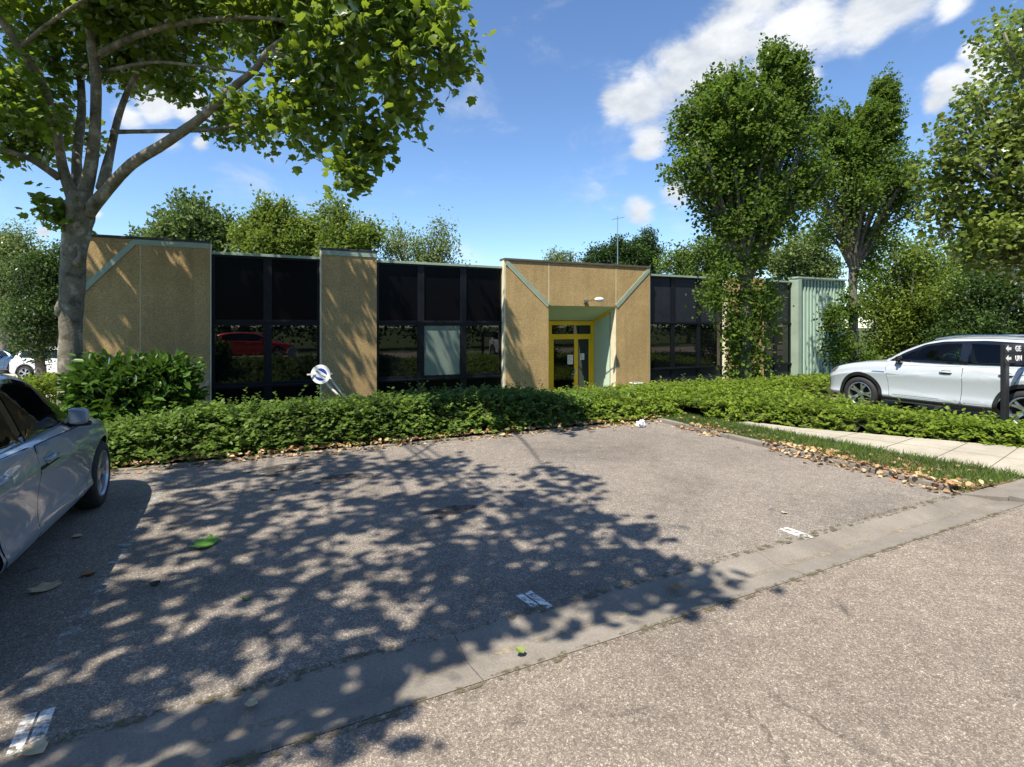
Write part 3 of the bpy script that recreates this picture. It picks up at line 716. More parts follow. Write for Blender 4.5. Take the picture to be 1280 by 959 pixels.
for a in [(60, 700, 6.2, 1.1), (180, 660, 6.2, 1.0), (120, 780, 5.6, .55), (300, 690, 6.0, .95), (430, 640, 6.3, 1.05), (560, 640, 6.2, 1.0), (660, 650, 6.0, .95), (480, 720, 5.6, .75), (610, 710, 5.6, .8),
          (720, 700, 5.4, .65), (800, 715, 5.2, .55), (780, 655, 5.6, .5), (690, 600, 6.2, .55), (560, 590, 6.5, .9), (430, 590, 6.6, .9), (330, 610, 6.4, .9), (250, 740, 5.4, .4), (380, 770, 5.0, .36),
          (200, 850, 4.6, .36), (100, 860, 4.6, .4), (480, 800, 4.8, .28), (600, 790, 4.8, .26), (730, 750, 5.0, .30), (840, 715, 5.0, .26), (420, 885, 4.3, .16), (280, 930, 4.2, .22), (30, 800, 5.0, .4), (120, 930, 4.2, .24),
          (60, 620, 6.8, 1.2), (230, 590, 6.8, 1.0), (690, 725, 5.2, .40), (360, 830, 4.7, .22), (20, 960, 4.2, .3)]:
    over(*a)
for x_ in np.arange(-8.0, -1.0, .8):       # high lobes added, mostly out of view, to shade the building's left end
    high.append((x_ + R.uniform(-.15, .15), 13.45 + R.uniform(-.3, .3), 9.2 + R.uniform(-.7, .9), .56, .62, .5))
for (x_, y_, z_, r_) in ((.2, 13.4, 9.4, .34), (1.2, 13.2, 9.3, .28), (2.3, 13.45, 9.2, .24), (3.0, 13.1, 9.0, .36), (-.6, 13.6, 9.3, .45), (3.3, 13.5, 9.1, .22)): high.append((x_, y_, z_, r_*1.3, r_, r_))  # small extra lobes added to shade the middle windows and entrance
C1, P1_, A1 = lobe_points(clump(lobes, 4, .42, .9, .76, 0), 1650, 17, .16, .5)
C2, P2_, A2 = lobe_points(clump(high, 2, .45, .9, .70, 0), 560, 15, .15, .5, 2)
C3, P3_, A3 = lobe_points([h_ for h_ in high if h_[1] > 12.9 and h_[2] > 8], 170, 15, .17, .5, 4); P2_ = np.concatenate([P2_, P3_]); A2 = np.concatenate([A2, A3])
C2b = C2
for tgt in high[::3]:
    s = R.choice([at(105, -40, 9.4), at(-10, 10, 8.4), at(390, 30, 7.8), at(96, 0, 11.2)]); e = Vector(tgt[:3])
    m_ = s.lerp(e, .5) + Vector((0, 0, .8)); p, r = smooth_pts([s, m_, e], [.035, .022, .01], 5); mb.tube(p, r, 6, .08)
for _ in range(170):
    c = Vector(C1[R.randrange(len(C1))]); l = min(lobes, key=lambda q: (Vector(q[:3])-c).length); s = Vector(l[:3])
    mb.tube([s, s.lerp(c, .5) + Vector((0, 0, .08)), c], [.016, .012, .006], 5)
local(mb, tb).build('trunk', M['bark_plane'], pt, smooth=True)
P = np.concatenate([P1_, P2_]); A = np.concatenate([A1, A2]); n = len(P)
D = unit(rdir(n, -.25) + .5*A); U = rdir(n, 1.3)
leaves('crown', PLANE, P - np.array(tb), D, U, .118*RS.uniform(.55, 1.3, size=n), LM['plane'], pt)

# ------------------------------------------------------------------ two hornbeams in front of the building's right half
def hornbeam(label, px, Z, base_y, prof, fork_z, n_cl, seed, skirt=None):
    base = at(px, base_y, Z); base.z = terrain(base.x, base.y) - .05
    lob = [around(a, b, Z + dz, rx, ry, rx*Z/F*.9) for (a, b, dz, rx, ry) in [(q[0], q[1] + (16 if q[1] < 230 else 0), q[2], q[3]*1.06, q[4]) for q in prof]]; lob = clump(lob, 4, .38, 1.35, .88, .2)
    o = empty('hornbeam_tree', base, 0, label, 'tree', 'hornbeams in front of the office building')
    mbx = MB(); top = Vector((base.x, base.y, fork_z))
    p, r = smooth_pts([base, base.lerp(top, .5) + Vector((.05, .02, 0)), top], [.20, .15, .13], 6); mbx.tube(p, r, 12, .12, seed=seed)
    C, P, A = lobe_points(lob, n_cl, 18, .20, .45, 9)
    for l in lob:
        e = Vector(l[:3]); 
        if e.z < fork_z: continue
        m_ = top.lerp(e, .45) + Vector((0, 0, .25)); pp, rr = smooth_pts([top - Vector((0, 0, .3)), m_, e + Vector((0, 0, .3))], [.09, .055, .02], 5); mbx.tube(pp, rr, 7, .08)
    for _ in range(110):
        c = Vector(C[R.randrange(len(C))]); s = Vector((base.x + (c.x-base.x)*.35, base.y + (c.y-base.y)*.35, c.z - .5*abs(c.z-fork_z)*.4 - .25))
        mbx.tube([s, s.lerp(c, .6) + Vector((0, 0, -.05)), c], [.018, .012, .005], 5)
    local(mbx, base).build('trunk', M['bark'], o, smooth=True)
    n = len(P); axis = np.array([base.x, base.y, 0]); outw = P - axis; outw[:, 2] = 0; outw = unit(outw)
    # leaves in two ranks along upward-slanting sprays
    k = 8; idx = np.repeat(np.arange(len(P)//k), k); Pc = P[:len(P)//k*1]
    sd = unit(outw[:len(Pc)]*.8 + rdir(len(Pc))*.55 + np.array([0, 0, .75])); L = RS.uniform(.25, .55, size=len(Pc))
    m = 11; PP = []; DD = []
    side = unit(np.cross(sd, rdir(len(Pc))))
    for j in range(m):
        t = (j+.5)/m; s_ = 1 if j % 2 else -1
        PP.append(Pc + sd*(L*t)[:, None]); DD.append(unit(sd*.55 + side*s_ + RS.normal(size=sd.shape)*.2))
    PP = np.concatenate(PP); DD = np.concatenate(DD)
    leaves('crown', LEAFW, np.concatenate([PP, P]) - np.array(base), np.concatenate([DD, unit(outw*.5 + rdir(n, .1))]), rdir(len(PP)+n, 1.0), .105*RS.uniform(.6, 1.25, size=len(PP)+n), LM['horn'], o)
    return o
hornbeam('tall hornbeam with leaves down to its foot, standing in front of the black windows', 931, 15.0, 500, [
    (925, 140, 0, 52, 40), (968, 98, 0, 16, 34), (905, 112, 0, 20, 28), (938, 105, 0, 16, 26), (1000, 105, 0, 13, 28), (878, 160, 0, 30, 26), (862, 200, -.3, 27, 28), (858, 138, 0, 12, 16), (925, 195, .3, 64, 46), (995, 150, .2, 34, 44), (1008, 205, .2, 30, 45), (940, 245, 0, 58, 36), (880, 235, -.2, 30, 24),
    (990, 250, .2, 32, 32), (900, 275, 0, 26, 20), (965, 285, 0, 26, 24), (932, 295, 0, 40, 34), (930, 338, 0, 31, 32), (935, 385, 0, 25, 28), (899, 372, -.2, 17, 20), (928, 425, 0, 22, 30), (930, 462, 0, 27, 26), (960, 380, 0, 13, 26)], 3.2, 1750, 3)
hornbeam('hornbeam with bare pale forked trunk, beyond the mint green cladding', 1066, 19.5, 493, [
    (1098, 142, 0, 14, 38), (1048, 152, 0, 14, 30), (1075, 150, 0, 14, 26), (1064, 182, 0, 34, 34), (1118, 200, 0, 34, 44), (1036, 220, 0, 30, 46), (1140, 215, 0, 13, 30), (1078, 240, 0, 48, 46), (1125, 255, 0, 26, 40), (1050, 285, 0, 30, 28), (1100, 300, 0, 28, 26), (1082, 330, 0, 14, 22),
    (1050, 425, -.4, 14, 28), (1058, 385, -.3, 9, 18), (1040, 405, -.6, 9, 16), (1070, 445, 0, 14, 20)], 4.0, 1250, 9)

# ------------------------------------------------------------------ trees behind the building and at the sides
def bg(label, px, Z, blobs_, m, n_cl, per, size, spread, r0=.2, forkpy=None, droop=0, name='tree', shell=.5, group='trees behind the office building', tmpl=LEAF4):
    base = at(px, 480, Z); base.z = terrain(base.x, base.y) - .1
    lob = [around(a, b, Z + dz, rx, ry, rx*Z/F*.8) for (a, b, dz, rx, ry) in blobs_]; lob = clump(lob, 5, .42, 1.25, .74, .3)
    low = min(l[2] for l in lob); fork = max(.8, low - base.z - .2)
    return tree(name, label, base, fork, lob, m, M['bark'], int(n_cl*1.5), int(per*2.6), size*.66, spread*.85, r0, group, tmpl, droop, 30, shell)
bg('horse chestnut with pale flowers, above the left end of the roof', 236, 40, [(235, 285, 0, 44, 26), (205, 295, 1, 24, 20), (268, 292, 0, 26, 26), (238, 330, 0, 50, 30), (230, 380, 0, 45, 50)], LM['chest'], 330, 16, .55, .6, name='chestnut_tree')
bg('broad bright green tree with pointed top, behind the first black window bay', 345, 38, [(345, 265, 0, 20, 22), (318, 290, 0, 26, 22), (372, 290, 0, 26, 22), (345, 305, 0, 50, 30), (345, 370, 0, 48, 50)], LM['yellow'], 430, 18, .42, .5, name='lime_tree')
bg('bright green tree with two peaks, behind the narrow tan panel', 430, 38, [(418, 275, 0, 18, 22), (420, 300, 0, 27, 22), (455, 298, 0, 22, 18), (440, 320, 0, 36, 20), (435, 370, 0, 40, 45)], LM['yellow'], 380, 18, .42, .5, name='lime_tree')
bg('pale feathery birch behind the three-pane window bay', 525, 40, [(550, 300, 0, 16, 22), (520, 305, 0, 24, 16), (490, 312, 0, 22, 22), (540, 330, 0, 36, 22), (520, 380, 0, 45, 40)], LM['pale'], 230, 15, .34, .6, droop=.7, name='birch_tree')
bg('small pale tree tip just showing over the entrance block', 697, 60, [(692, 322, 0, 9, 6), (707, 326, 0, 10, 6), (697, 345, 0, 18, 18), (697, 400, 0, 20, 40)], LM['pale'], 90, 14, .4, .5, name='birch_tree')
GC = 'conifers behind the entrance block'
bg('dark pine, leftmost of the group above the entrance roof', 748, 55, [(745, 322, 0, 16, 8), (757, 313, 0, 12, 8), (735, 332, 0, 14, 8), (750, 345, 0, 26, 18), (750, 400, 0, 24, 45)], LM['dark'], 260, 14, .42, .5, name='pine_tree', group=GC)
bg('dark pine beside the aerial mast, middle of the group above the entrance roof', 778, 54, [(778, 308, 0, 12, 8), (768, 318, 0, 12, 8), (788, 318, 0, 13, 8), (778, 340, 0, 20, 20), (778, 400, 0, 20, 45)], LM['dark'], 240, 14, .42, .5, name='pine_tree', group=GC)
bg('tallest dark pine, rightmost of the group above the entrance roof', 810, 55, [(812, 298, 0, 8, 8), (806, 308, 0, 14, 9), (818, 316, 0, 15, 9), (808, 325, 0, 22, 12), (810, 350, 0, 24, 22), (810, 400, 0, 20, 45)], LM['dark'], 300, 14, .42, .5, name='pine_tree', group=GC)
bg('round mid green tree left of the tall hornbeam, behind the right roof', 872, 48, [(875, 318, 0, 34, 18), (850, 332, 0, 22, 16), (900, 335, 0, 26, 22), (872, 380, 0, 40, 50)], LM['mid'], 300, 16, .42, .55, name='ash_tree')
bg('pale leafy tree between the two hornbeams, behind the right roof', 1000, 45, [(1005, 310, 0, 36, 26), (975, 330, 0, 30, 22), (1035, 335, 0, 24, 24), (1000, 385, 0, 45, 50)], LM['pale'], 330, 16, .42, .55, name='ash_tree')
# right-hand side
GR = 'trees beyond the white car'
bg('yellow-green bushy tree behind the white car, right of the second hornbeam', 1130, 26, [(1120, 340, 0, 36, 34), (1160, 350, 0, 36, 36), (1105, 385, 0, 30, 34), (1145, 400, 0, 50, 42), (1100, 430, 0, 30, 34), (1150, 445, 0, 55, 30)], LM['yellow'], 520, 18, .24, .45, name='maple_tree', group=GR)
bg('dark bushy tree behind the white car roof at the right edge', 1235, 24, [(1230, 385, 0, 40, 30), (1270, 370, 0, 40, 45), (1240, 420, 0, 60, 30), (1195, 405, .5, 28, 28), (1200, 440, 0, 60, 24), (1290, 430, 0, 50, 40)], LM['dark'], 420, 18, .24, .4, name='holly_tree', group=GR)
bg('mid green tree behind the white car bonnet, low and dense', 1178, 32, [(1190, 345, 0, 34, 30), (1215, 320, 0, 34, 34), (1180, 390, 0, 44, 40), (1240, 330, 2, 40, 40)], LM['mid'], 400, 18, .3, .5, name='maple_tree', group=GR)
bp = Vector((20.2, 6.6, 0)); 
rl = [around(px, py, Z, rx, ry, d) for (px, py, Z, rx, ry, d) in [(1262, 60, 14, 26, 34, .9), (1222, 122, 14, 34, 12, .5), (1272, 125, 14, 28, 40, 1.0), (1240, 175, 14, 50, 34, 1.1), (1190, 160, 14.5, 36, 10, .5), (1200, 205, 14.5, 44, 34, 1.0), (1265, 225, 14, 60, 44, 1.3), (1195, 260, 14.5, 40, 34, .9),
       (1240, 290, 14, 50, 34, 1.2), (1285, 320, 14, 50, 40, 1.2), (1320, 150, 14, 60, 70, 1.5), (1340, 260, 14, 60, 70, 1.5), (1330, 30, 14, 60, 70, 1.5), (1215, 320, 14.5, 34, 20, .7), (1172, 235, 14.8, 18, 24, .5)]]
tree('plane_tree', 'sparse yellow-green plane tree leaning in from the right edge, above the white car', bp, 3.0, clump(rl, 3, .45, .9, .72, 0), leafmat('yellow-green plane leaves', greens((.12, .175, .02), (.175, .235, .03), (.23, .28, .05)), .5, (.24, .32, .05), .07), M['bark_plane'], 800, 18, .12, .26, .13, None, PLANE, .3, 70, .55)  # lighter, yellower leaf colour than the left plane tree
# left edge
GL = 'trees at the left edge beyond the building'
bg('pale loose tree at the far left edge', 5, 30, [(5, 300, 0, 22, 24), (15, 340, 0, 34, 30), (-30, 330, 0, 40, 40), (10, 375, 0, 30, 34), (30, 318, 0, 24, 12)], LM['pale'], 320, 15, .26, .45, name='willow_tree', droop=.6, group=GL)
bg('dark bushy tree behind the plane tree trunk', 52, 24, [(52, 345, 0, 26, 30), (40, 385, 0, 30, 28), (62, 400, 0, 28, 40), (30, 415, 0, 22, 20), (70, 330, 0, 20, 24)], LM['dark'], 420, 18, .2, .35, name='holly_tree', group=GL)
bg('mid green tree standing between the left edge and the dark tree', 30, 34, [(30, 350, 0, 30, 26), (15, 400, 0, 30, 22), (60, 370, 0, 30, 30), (90, 390, 0, 30, 40)], LM['mid'], 320, 16, .3, .45, name='maple_tree', group=GL)

# trees across the road, seen mirrored in the windows
kinds = [None]
for i, (x, y) in enumerate([(-16, -13), (-8.5, -12), (-1, -13.5), (6, -12), (14, -13), (22, -12), (31, -13), (41, -12.5)]):
    if i == 0:
        proto = tree('roadside_tree', 'dense tree across the road, mirrored in the black windows', (x, y, 0), 1.6, [(x, y, 5.2, 3.6, 3.0, 2.8), (x-2.2, y, 3.2, 2.6, 2.2, 2.0), (x+2.3, y+.3, 3.4, 2.6, 2.2, 2.2), (x, y+1, 1.6, 3.6, 1.4, 1.5)], LM['dark'], M['bark'], 330, 16, .34, .5, .2, 'trees across the road', LEAF4, 0, 20)
    else:
        c_ = copy_tree(proto); c_.location = (x, y, 0); c_.rotation_euler = (0, 0, R.uniform(-.6, .6)); s = R.uniform(.85, 1.15); c_.scale = (s, s, s)

# ------------------------------------------------------------------ hedge, ground cover, laurel
def spray_leaves(Pc, up, L, m, size, jit=.25):
    n = len(Pc); sd = unit(up + rdir(n)*.9); side = unit(np.cross(sd, np.array([0, 0, 1.0]) + RS.normal(size=(n, 3))*.25))
    PP, DD, UU = [], [], []
    for j in range(m):
        t = (j + .6)/m; s = 1 if j % 2 else -1
        PP.append(Pc + sd*(L*t)[:, None] - np.array([0, 0, 1.0])*(.25*L*t*t)[:, None]); DD.append(unit(sd*.6 + side*s + RS.normal(size=(n, 3))*jit)); UU.append(unit(np.array([0, 0, 1.0]) + .5*up + RS.normal(size=(n, 3))*.3))
    PP, DD, UU = map(np.concatenate, (PP, DD, UU))
    return PP, DD, UU, size*RS.uniform(.65, 1.3, len(PP))
def fbm(x, y, s=1.0): return mnoise.fractal(Vector((x*s, y*s, 3.1)), 1.0, 2.0, 4)
def hedge_top(x, y):
    """height of the clipped mass above datum; None outside it"""
    front = 8.12 + .12*fbm(x, 0, 1.3) + .10*fbm(x, 5, .5)
    if x < 5.3: e0 = front
    else: e0 = front + (x-5.3)*.35
    if y < e0: return None
    H = .45 + .03*sstep(0, 3, x) + .07*fbm(x, y, 1.3) + .04*fbm(x, y, 4.0) - .22*sstep(4.2, 5.6, x)
    H -= .20*sstep(-.6, -2.2, x)
    rise = sstep(-.12, .42, y-e0)
    z = terrain(x, y) + .0
    tz = H*rise - 1.0*sstep(8.8, 13.6, y)
    return max(tz, terrain(x, y) + .30*rise)
def cover_top(x, y):
    # right edge of the path as a line
    if y < 7.6:
        t = (y - P1[0].y)/(P1[3].y - P1[0].y); ex = P1[0].x + (P1[3].x - P1[0].x)*max(-.1, t)
        e = x - ex - .04 - .10*fbm(x, y, 1.7)
        e = min(e, (y - 3.0)*1.0)
    else:
        e = (x - 5.35) + .5*0
        e = min(e, (y - (7.95 + .10*fbm(x, 0, 2.0) + .0*x)) + (0 if x < 7.1 else .6))
    if x < 7.4: e = min(e, y - 8.0 - .12*fbm(x, 1, 1.6))
    e = min(e, 21.0 - x)
    e = min(e, max(11.12 - x, y - 8.78))
    if e <= 0: return None
    return terrain(x, y) + (.26 - .10*sstep(8.5, 10.5, x)*sstep(9, 7.5, y) + .06*fbm(x, y, .9) + .16*sstep(8.0, 11.0, y)*sstep(6.5, 9, x))*sstep(-.1, .35, e)
def mass(name, fn, x0, x1, y0, y1, step, n, L, m, size, lm, core, label=None, cat=None, kind=None, wfn=None):
    xs = np.arange(x0, x1, step); ys = np.arange(y0, y1, step); idx = {}; vs = []; fs = []
    for j, y in enumerate(ys):
        for i, x in enumerate(xs):
            t = fn(x, y)
            if t is not None: idx[i, j] = len(vs); vs.append((x, y, t - .06))
    for (i, j) in list(idx):
        if (i+1, j) in idx and (i, j+1) in idx and (i+1, j+1) in idx: fs.append((idx[i, j], idx[i+1, j], idx[i+1, j+1], idx[i, j+1]))
    Pc, Up = [], []
    while len(Pc) < n:
        x = R.uniform(x0, x1); y = R.uniform(y0, y1)
        if wfn and R.random() > wfn(x, y): continue
        t = fn(x, y)
        if t is None: continue
        tx = fn(x+.06, y); ty = fn(x, y+.06); ty0 = fn(x, y-.06)
        g = terrain(x, y)
        nx = -((tx if tx is not None else g) - t)/.06; ny = -((ty if ty is not None else t) - (ty0 if ty0 is not None else g))/.12
        v = Vector((max(-2.5, min(2.5, nx)), max(-4, min(4, ny)), 1)).normalized()
        ed = ty0 is None or abs(ny) > 1.5
        z = R.uniform(g + .02, t) if ed else t - R.uniform(0, .10)
        Pc.append((x, y, z)); Up.append(tuple(v))
    Pc = np.array(Pc); Up = np.array(Up)
    PP, DD, UU, SS = spray_leaves(Pc, Up, L*RS.uniform(.6, 1.4, n)*np.where(RS.uniform(0, 1, n) < .05, 1.9, 1.0), m, size)
    if kind:
        o = leaves(name, LEAFW, PP, DD, UU, SS, lm); o['kind'] = kind
        c = MB().add(vs, fs).build(name + '_soil', core, smooth=True); c['kind'] = 'stuff'; return o
    o = empty(name, (2, 9, 0), 0, label, cat)
    leaves('foliage', LEAFW, PP - np.array([2, 9, 0]), DD, UU, SS, lm, o)
    local(MB().add(vs, fs), (2, 9, 0)).build('inner_twigs', core, o, smooth=True)
    return o
twig = ground_mat('dark twigs', (.03, .035, .012), (.045, .055, .016), (.06, .07, .02), 3.0)  # dark brown-green colour of the core mesh under the leaves
mass('hedge', hedge_top, -7.5, 7.0, 8.0, 14.8, .10, 12500, .22, 9, .062, LM['hedge'], twig, 'long low spreading hedge between the car park and the office building', 'hedge', None, lambda x, y: (1.0 if y < 9.6 else .35)*(1 if x > -2.2 else .35))
mass('ground_cover', cover_top, 5.4, 21, 2.9, 15.1, .12, 14500, .20, 8, .068, LM['cover'], twig, kind='stuff', wfn=lambda x, y: 1.0 if y < 10.5 and x < 12 else .4)
# laurel bush
lb = at(166, 520, 8.9); lb.z = terrain(lb.x, lb.y)
o = empty('laurel_bush', lb, 0, 'rounded laurel bush with glossy long leaves at the foot of the plane tree', 'bush')
lob = [around(a, b, 8.9 + dz, rx, ry, d) for (a, b, dz, rx, ry, d) in [(165, 478, 0, 58, 28, .7), (130, 485, -.2, 36, 30, .5), (205, 478, 0, 34, 26, .5), (168, 510, -.1, 66, 26, .7), (120, 515, -.1, 30, 24, .5), (215, 498, .1, 26, 22, .45)]]
C, P, A = lobe_points(lob, 620, 13, .09, .35)
mbx = MB()
for i in range(70):
    c = Vector(C[R.randrange(len(C))]); s = lb + Vector((R.uniform(-.35, .35), R.uniform(-.25, .25), 0)); mbx.tube([s, s.lerp(c, .5) + Vector((0, 0, .12)), c], [.014, .01, .005], 5)
local(mbx, lb).build('stems', M['bark'], o)
n = len(P); D = unit(A*.9 + rdir(n, .35)); leaves('foliage', (LEAFW[0]*np.array([.62, 1, 1.5]), LEAFW[1]), P - np.array(lb), D, unit(rdir(n, 1.2)), .17*RS.uniform(.6, 1.2, n), LM['laurel'], o)
# sunny low shrub beyond the trunk
sb = at(60, 487, 15.5); sb.z = terrain(sb.x, sb.y)
o = empty('low_shrub', sb, 0, 'low sunlit yellow-green shrub left of the plane trunk', 'bush')
lob = [around(px, py, 15.5, rx, ry, .8) for (px, py, rx, ry) in [(50, 488, 40, 10), (62, 480, 22, 8), (20, 490, 30, 10)]]
C, P, A = lobe_points(lob, 160, 20, .14, .5); n = len(P)
mbx = MB()
for i in range(25):
    c = Vector(C[R.randrange(len(C))]); s = sb + Vector((R.uniform(-.01, .01), R.uniform(-.01, .01), 0)); mbx.tube([s, c], [.012, .005], 5)
local(mbx, sb).build('stems', M['bark'], o)
leaves('foliage', LEAFW, P - np.array(sb), unit(A + rdir(n, .5)), rdir(n, 1.2), .11*RS.uniform(.6, 1.2, n), LM['cover'], o)

# ------------------------------------------------------------------ grass verge, weeds, dead leaves
def pathleft(y):
    t = (y - P0[0].y)/(P0[3].y - P0[0].y); return P0[0].x + (P0[3].x - P0[0].x)*t
n = 21000; Pg = []
while len(Pg) < n:
    y = R.uniform(3.14, 8.0); x1 = (pathleft(y) + .05) if y < P0[0].y else 7.55
    x = R.uniform(6.72, x1)
    dens = .7 + 1.2*fbm(x, y, .9) + .5*sstep(6.8, 7.2, x) + .3*sstep(4.5, 6.5, y)
    if R.random() < dens: Pg.append((x, y, 0.0))
Pg = np.array(Pg); hgt = RS.uniform(.04, .13, n)
BL = (np.array([(-.05, 0, 0), (.05, 0, 0), (.03, .55, .06), (0, 1, .22), (-.03, .55, .06)]), [(0, 1, 2, 4), (4, 2, 3)])
o = leaves('grass', BL, Pg, rdir(n, 1.5), rdir(n), hgt, LM['grass']); o['kind'] = 'stuff'
bed = MB(); vs = []; fs = []
nyb = 40
for j in range(nyb+1):
    y = 3.12 + (8.2-3.12)*j/nyb; x1 = (pathleft(y) - .0) if y < P0[0].y else 7.7
    for i in range(9):
        vs.append((6.735 + (x1-6.735)*i/8, y, .012 + .02*fbm(i*.3, y, 2.0)))
for j in range(nyb):
    for i in range(8): fs.append((j*9+i, j*9+i+1, (j+1)*9+i+1, (j+1)*9+i))
o = bed.add(vs, fs).build('verge', ground_mat('verge soil', (.13, .085, .04), (.20, .14, .075), (.10, .11, .04), 2.0), smooth=True); o['kind'] = 'structure'
# weeds along the gutter joints
wl = []
for _ in range(1500):
    x = R.uniform(-1.6, 6.5)
    if fbm(x, 0, 1.4) < .05: continue
    off = R.choice([.01, .01, -.47]) + R.gauss(0, .012); wl.append((x, gut(x, off), .0))
wl = np.array(wl); n = len(wl)
o = leaves('weeds', BL, wl, rdir(n, .8), rdir(n), RS.uniform(.012, .035, n), leafmat('dry weeds', [(0, (.12, .13, .03)), (.5, (.26, .22, .08)), (1, (.36, .28, .12))], .3)); o['kind'] = 'stuff'
CURL = (np.array([(0, 0, 0), (-.34, .25, .16), (-.4, .62, .2), (0, 1, .10), (.36, .66, .22), (.30, .22, .15), (0, .5, -.02)]), [(6, 0, 1), (6, 1, 2), (6, 2, 3), (6, 3, 4), (6, 4, 5), (6, 5, 0)])
Pl = []
while len(Pl) < 4600:
    u = R.random()
    if u < .56:
        x = R.uniform(-7, 5.6); y = 8.06 + abs(R.gauss(0, .16)) - .22*R.random()**2.5*1.8
        if x < -1.0 and R.random() < .2: continue
    elif u < .70:
        x = R.gauss(5.9, .5); y = 8.15 + R.gauss(0, .22)
    else:
        y = R.uniform(3.1, 8.1); x = 6.66 + R.gauss(0, .11) + .30*abs(R.gauss(0, 1))*(R.random() < .5)
        if fbm(x, y, .8) < -.25: continue
    z = 0.0
    if y > 8.0: z = max(0, .03)
    if 6.62 < x < 6.75: z = .06
    elif x >= 6.75: z = .03
    if 7.905 < y < 8.02: z = .055
    Pl.append((x, y, z + .004 + R.random()*.02))
Pl = np.array(Pl); n = len(Pl)
Dl = rdir(n); Dl[:, 2] *= .35
o = leaves('leaf_litter', CURL, Pl, Dl, rdir(n, 1.6), .055*RS.uniform(.45, 1.4, n), LM['litter']); o['kind'] = 'stuff'
# ------------------------------------------------------------------ cars
def paint(name, c, metal=.3, rough=.28):
    m, nt, b = new_mat(name); b.inputs['Base Color'].default_value = (*c, 1); b.inputs['Metallic'].default_value = metal
    b.inputs['Roughness'].default_value = rough; b.inputs['Coat Weight'].default_value = 1.0; b.inputs['Coat Roughness'].default_value = .02
    co = coord(nt); n = noise_t(nt, 2.5, 4, .6, co); r = ramp(nt, [(.3, rough-.05), (.7, rough+.12)], n); nt.links.new(r.outputs[0], b.inputs['Roughness'])
    n2 = noise_t(nt, 700, 2, .5, co); r2 = ramp(nt, [(.35, [x*.9 for x in c]), (.65, [min(1, x*1.1) for x in c])], n2); nt.links.new(r2.outputs[0], b.inputs['Base Color'])
    return m
CM = dict(glass=plain('car glass', (.006, .008, .008), .015, spec=.7), black=M['black'], gap=plain('panel gap', (.004, .004, .004), .9), tyre=plain('tyre rubber', (.016, .016, .017), .75, var=.25, vs=8),
          rim=plain('alloy', (.52, .53, .54), .28, metal=.9), dark=plain('dark alloy', (.03, .03, .032), .35, metal=.5), lamp=plain('lamp glass', (.10, .10, .11), .06, spec=.8, coat=1),
          red=plain('tail lamp', (.35, .01, .01), .12, coat=1), chrome=plain('chrome', (.7, .7, .71), .12, metal=1.0), gloss=plain('gloss black', (.006, .006, .007), .08, spec=.6, coat=.5))
def clear_glass():
    m = bpy.data.materials.new('clear car glass'); m.use_nodes = True; nt = m.node_tree; nt.nodes.clear()
    t = N(nt, 'ShaderNodeBsdfTransparent'); t.inputs[0].default_value = (.62, .70, .66, 1); g = N(nt, 'ShaderNodeBsdfGlossy'); g.inputs['Roughness'].default_value = .02
    fr = N(nt, 'ShaderNodeFresnel'); fr.inputs[0].default_value = 1.42; ms = N(nt, 'ShaderNodeMixShader'); nt.links.new(fr.outputs[0], ms.inputs[0]); nt.links.new(t.outputs[0], ms.inputs[1]); nt.links.new(g.outputs[0], ms.inputs[2])
    o = N(nt, 'ShaderNodeOutputMaterial'); nt.links.new(ms.outputs[0], o.inputs[0]); return m
CM['clear'] = clear_glass(); CM['cloth'] = plain('seat cloth', (.02, .02, .022), .85)
def eval_mesh(o):
    bpy.context.view_layer.update()
    dg = bpy.context.evaluated_depsgraph_get(); return bpy.data.meshes.new_from_object(o.evaluated_get(dg))
def loft(rings, close=True):
    n = len(rings[0]); vs = [p for r in rings for p in r]; fs = []
    for i in range(len(rings)-1):
        for k in range(n): fs.append((i*n+k, (i+1)*n+k, (i+1)*n+(k+1) % n, i*n+(k+1) % n))
    if close: fs += [tuple(range(n)), tuple((len(rings)-1)*n + k for k in range(n-1, -1, -1))]
    return vs, fs
def subsurf(vs, fs, mats, lv=3):
    me = bpy.data.meshes.new('tmp'); me.from_pydata(vs, [], fs); bm = bmesh.new(); bm.from_mesh(me); bmesh.ops.recalc_face_normals(bm, faces=bm.faces); bm.to_mesh(me); bm.free()
    o = link('tmp', me); md = o.modifiers.new('s', 'SUBSURF'); md.levels = lv; md.render_levels = lv
    r = eval_mesh(o); bpy.data.objects.remove(o); return r
def sym(half): return half + [(-x, y, z) for (x, y, z) in reversed(half) if abs(x) > 1e-6]
def fillet(pts, r, n=4):
    out = []; m = len(pts)
    for i in range(m):
        p = Vector(pts[i]); a = Vector(pts[i-1]) - p; b = Vector(pts[(i+1) % m]) - p
        k = min(r, a.length*.45, b.length*.45); pa = p + a.normalized()*k; pb = p + b.normalized()*k
        for t in range(n+1):
            t /= n; out.append(tuple(pa*(1-t)**2 + p*2*t*(1-t) + pb*t*t))
    return out
def offset_poly(pts, d):
    m = len(pts); area = sum(pts[i-1][0]*pts[i][1] - pts[i][0]*pts[i-1][1] for i in range(m)); s = 1 if area > 0 else -1; out = []
    for i in range(m):
        a = Vector(pts[i-1]); p = Vector(pts[i]); b = Vector(pts[(i+1) % m])
        e1 = (p-a).normalized(); e2 = (b-p).normalized(); n1 = Vector((e1.y, -e1.x))*s; n2 = Vector((e2.y, -e2.x))*s
        v = (n1+n2); l = v.length
        v = v/l if l > 1e-6 else n1; c = max(.4, v.dot(n1)); out.append(tuple(p + v*d/c))
    return out
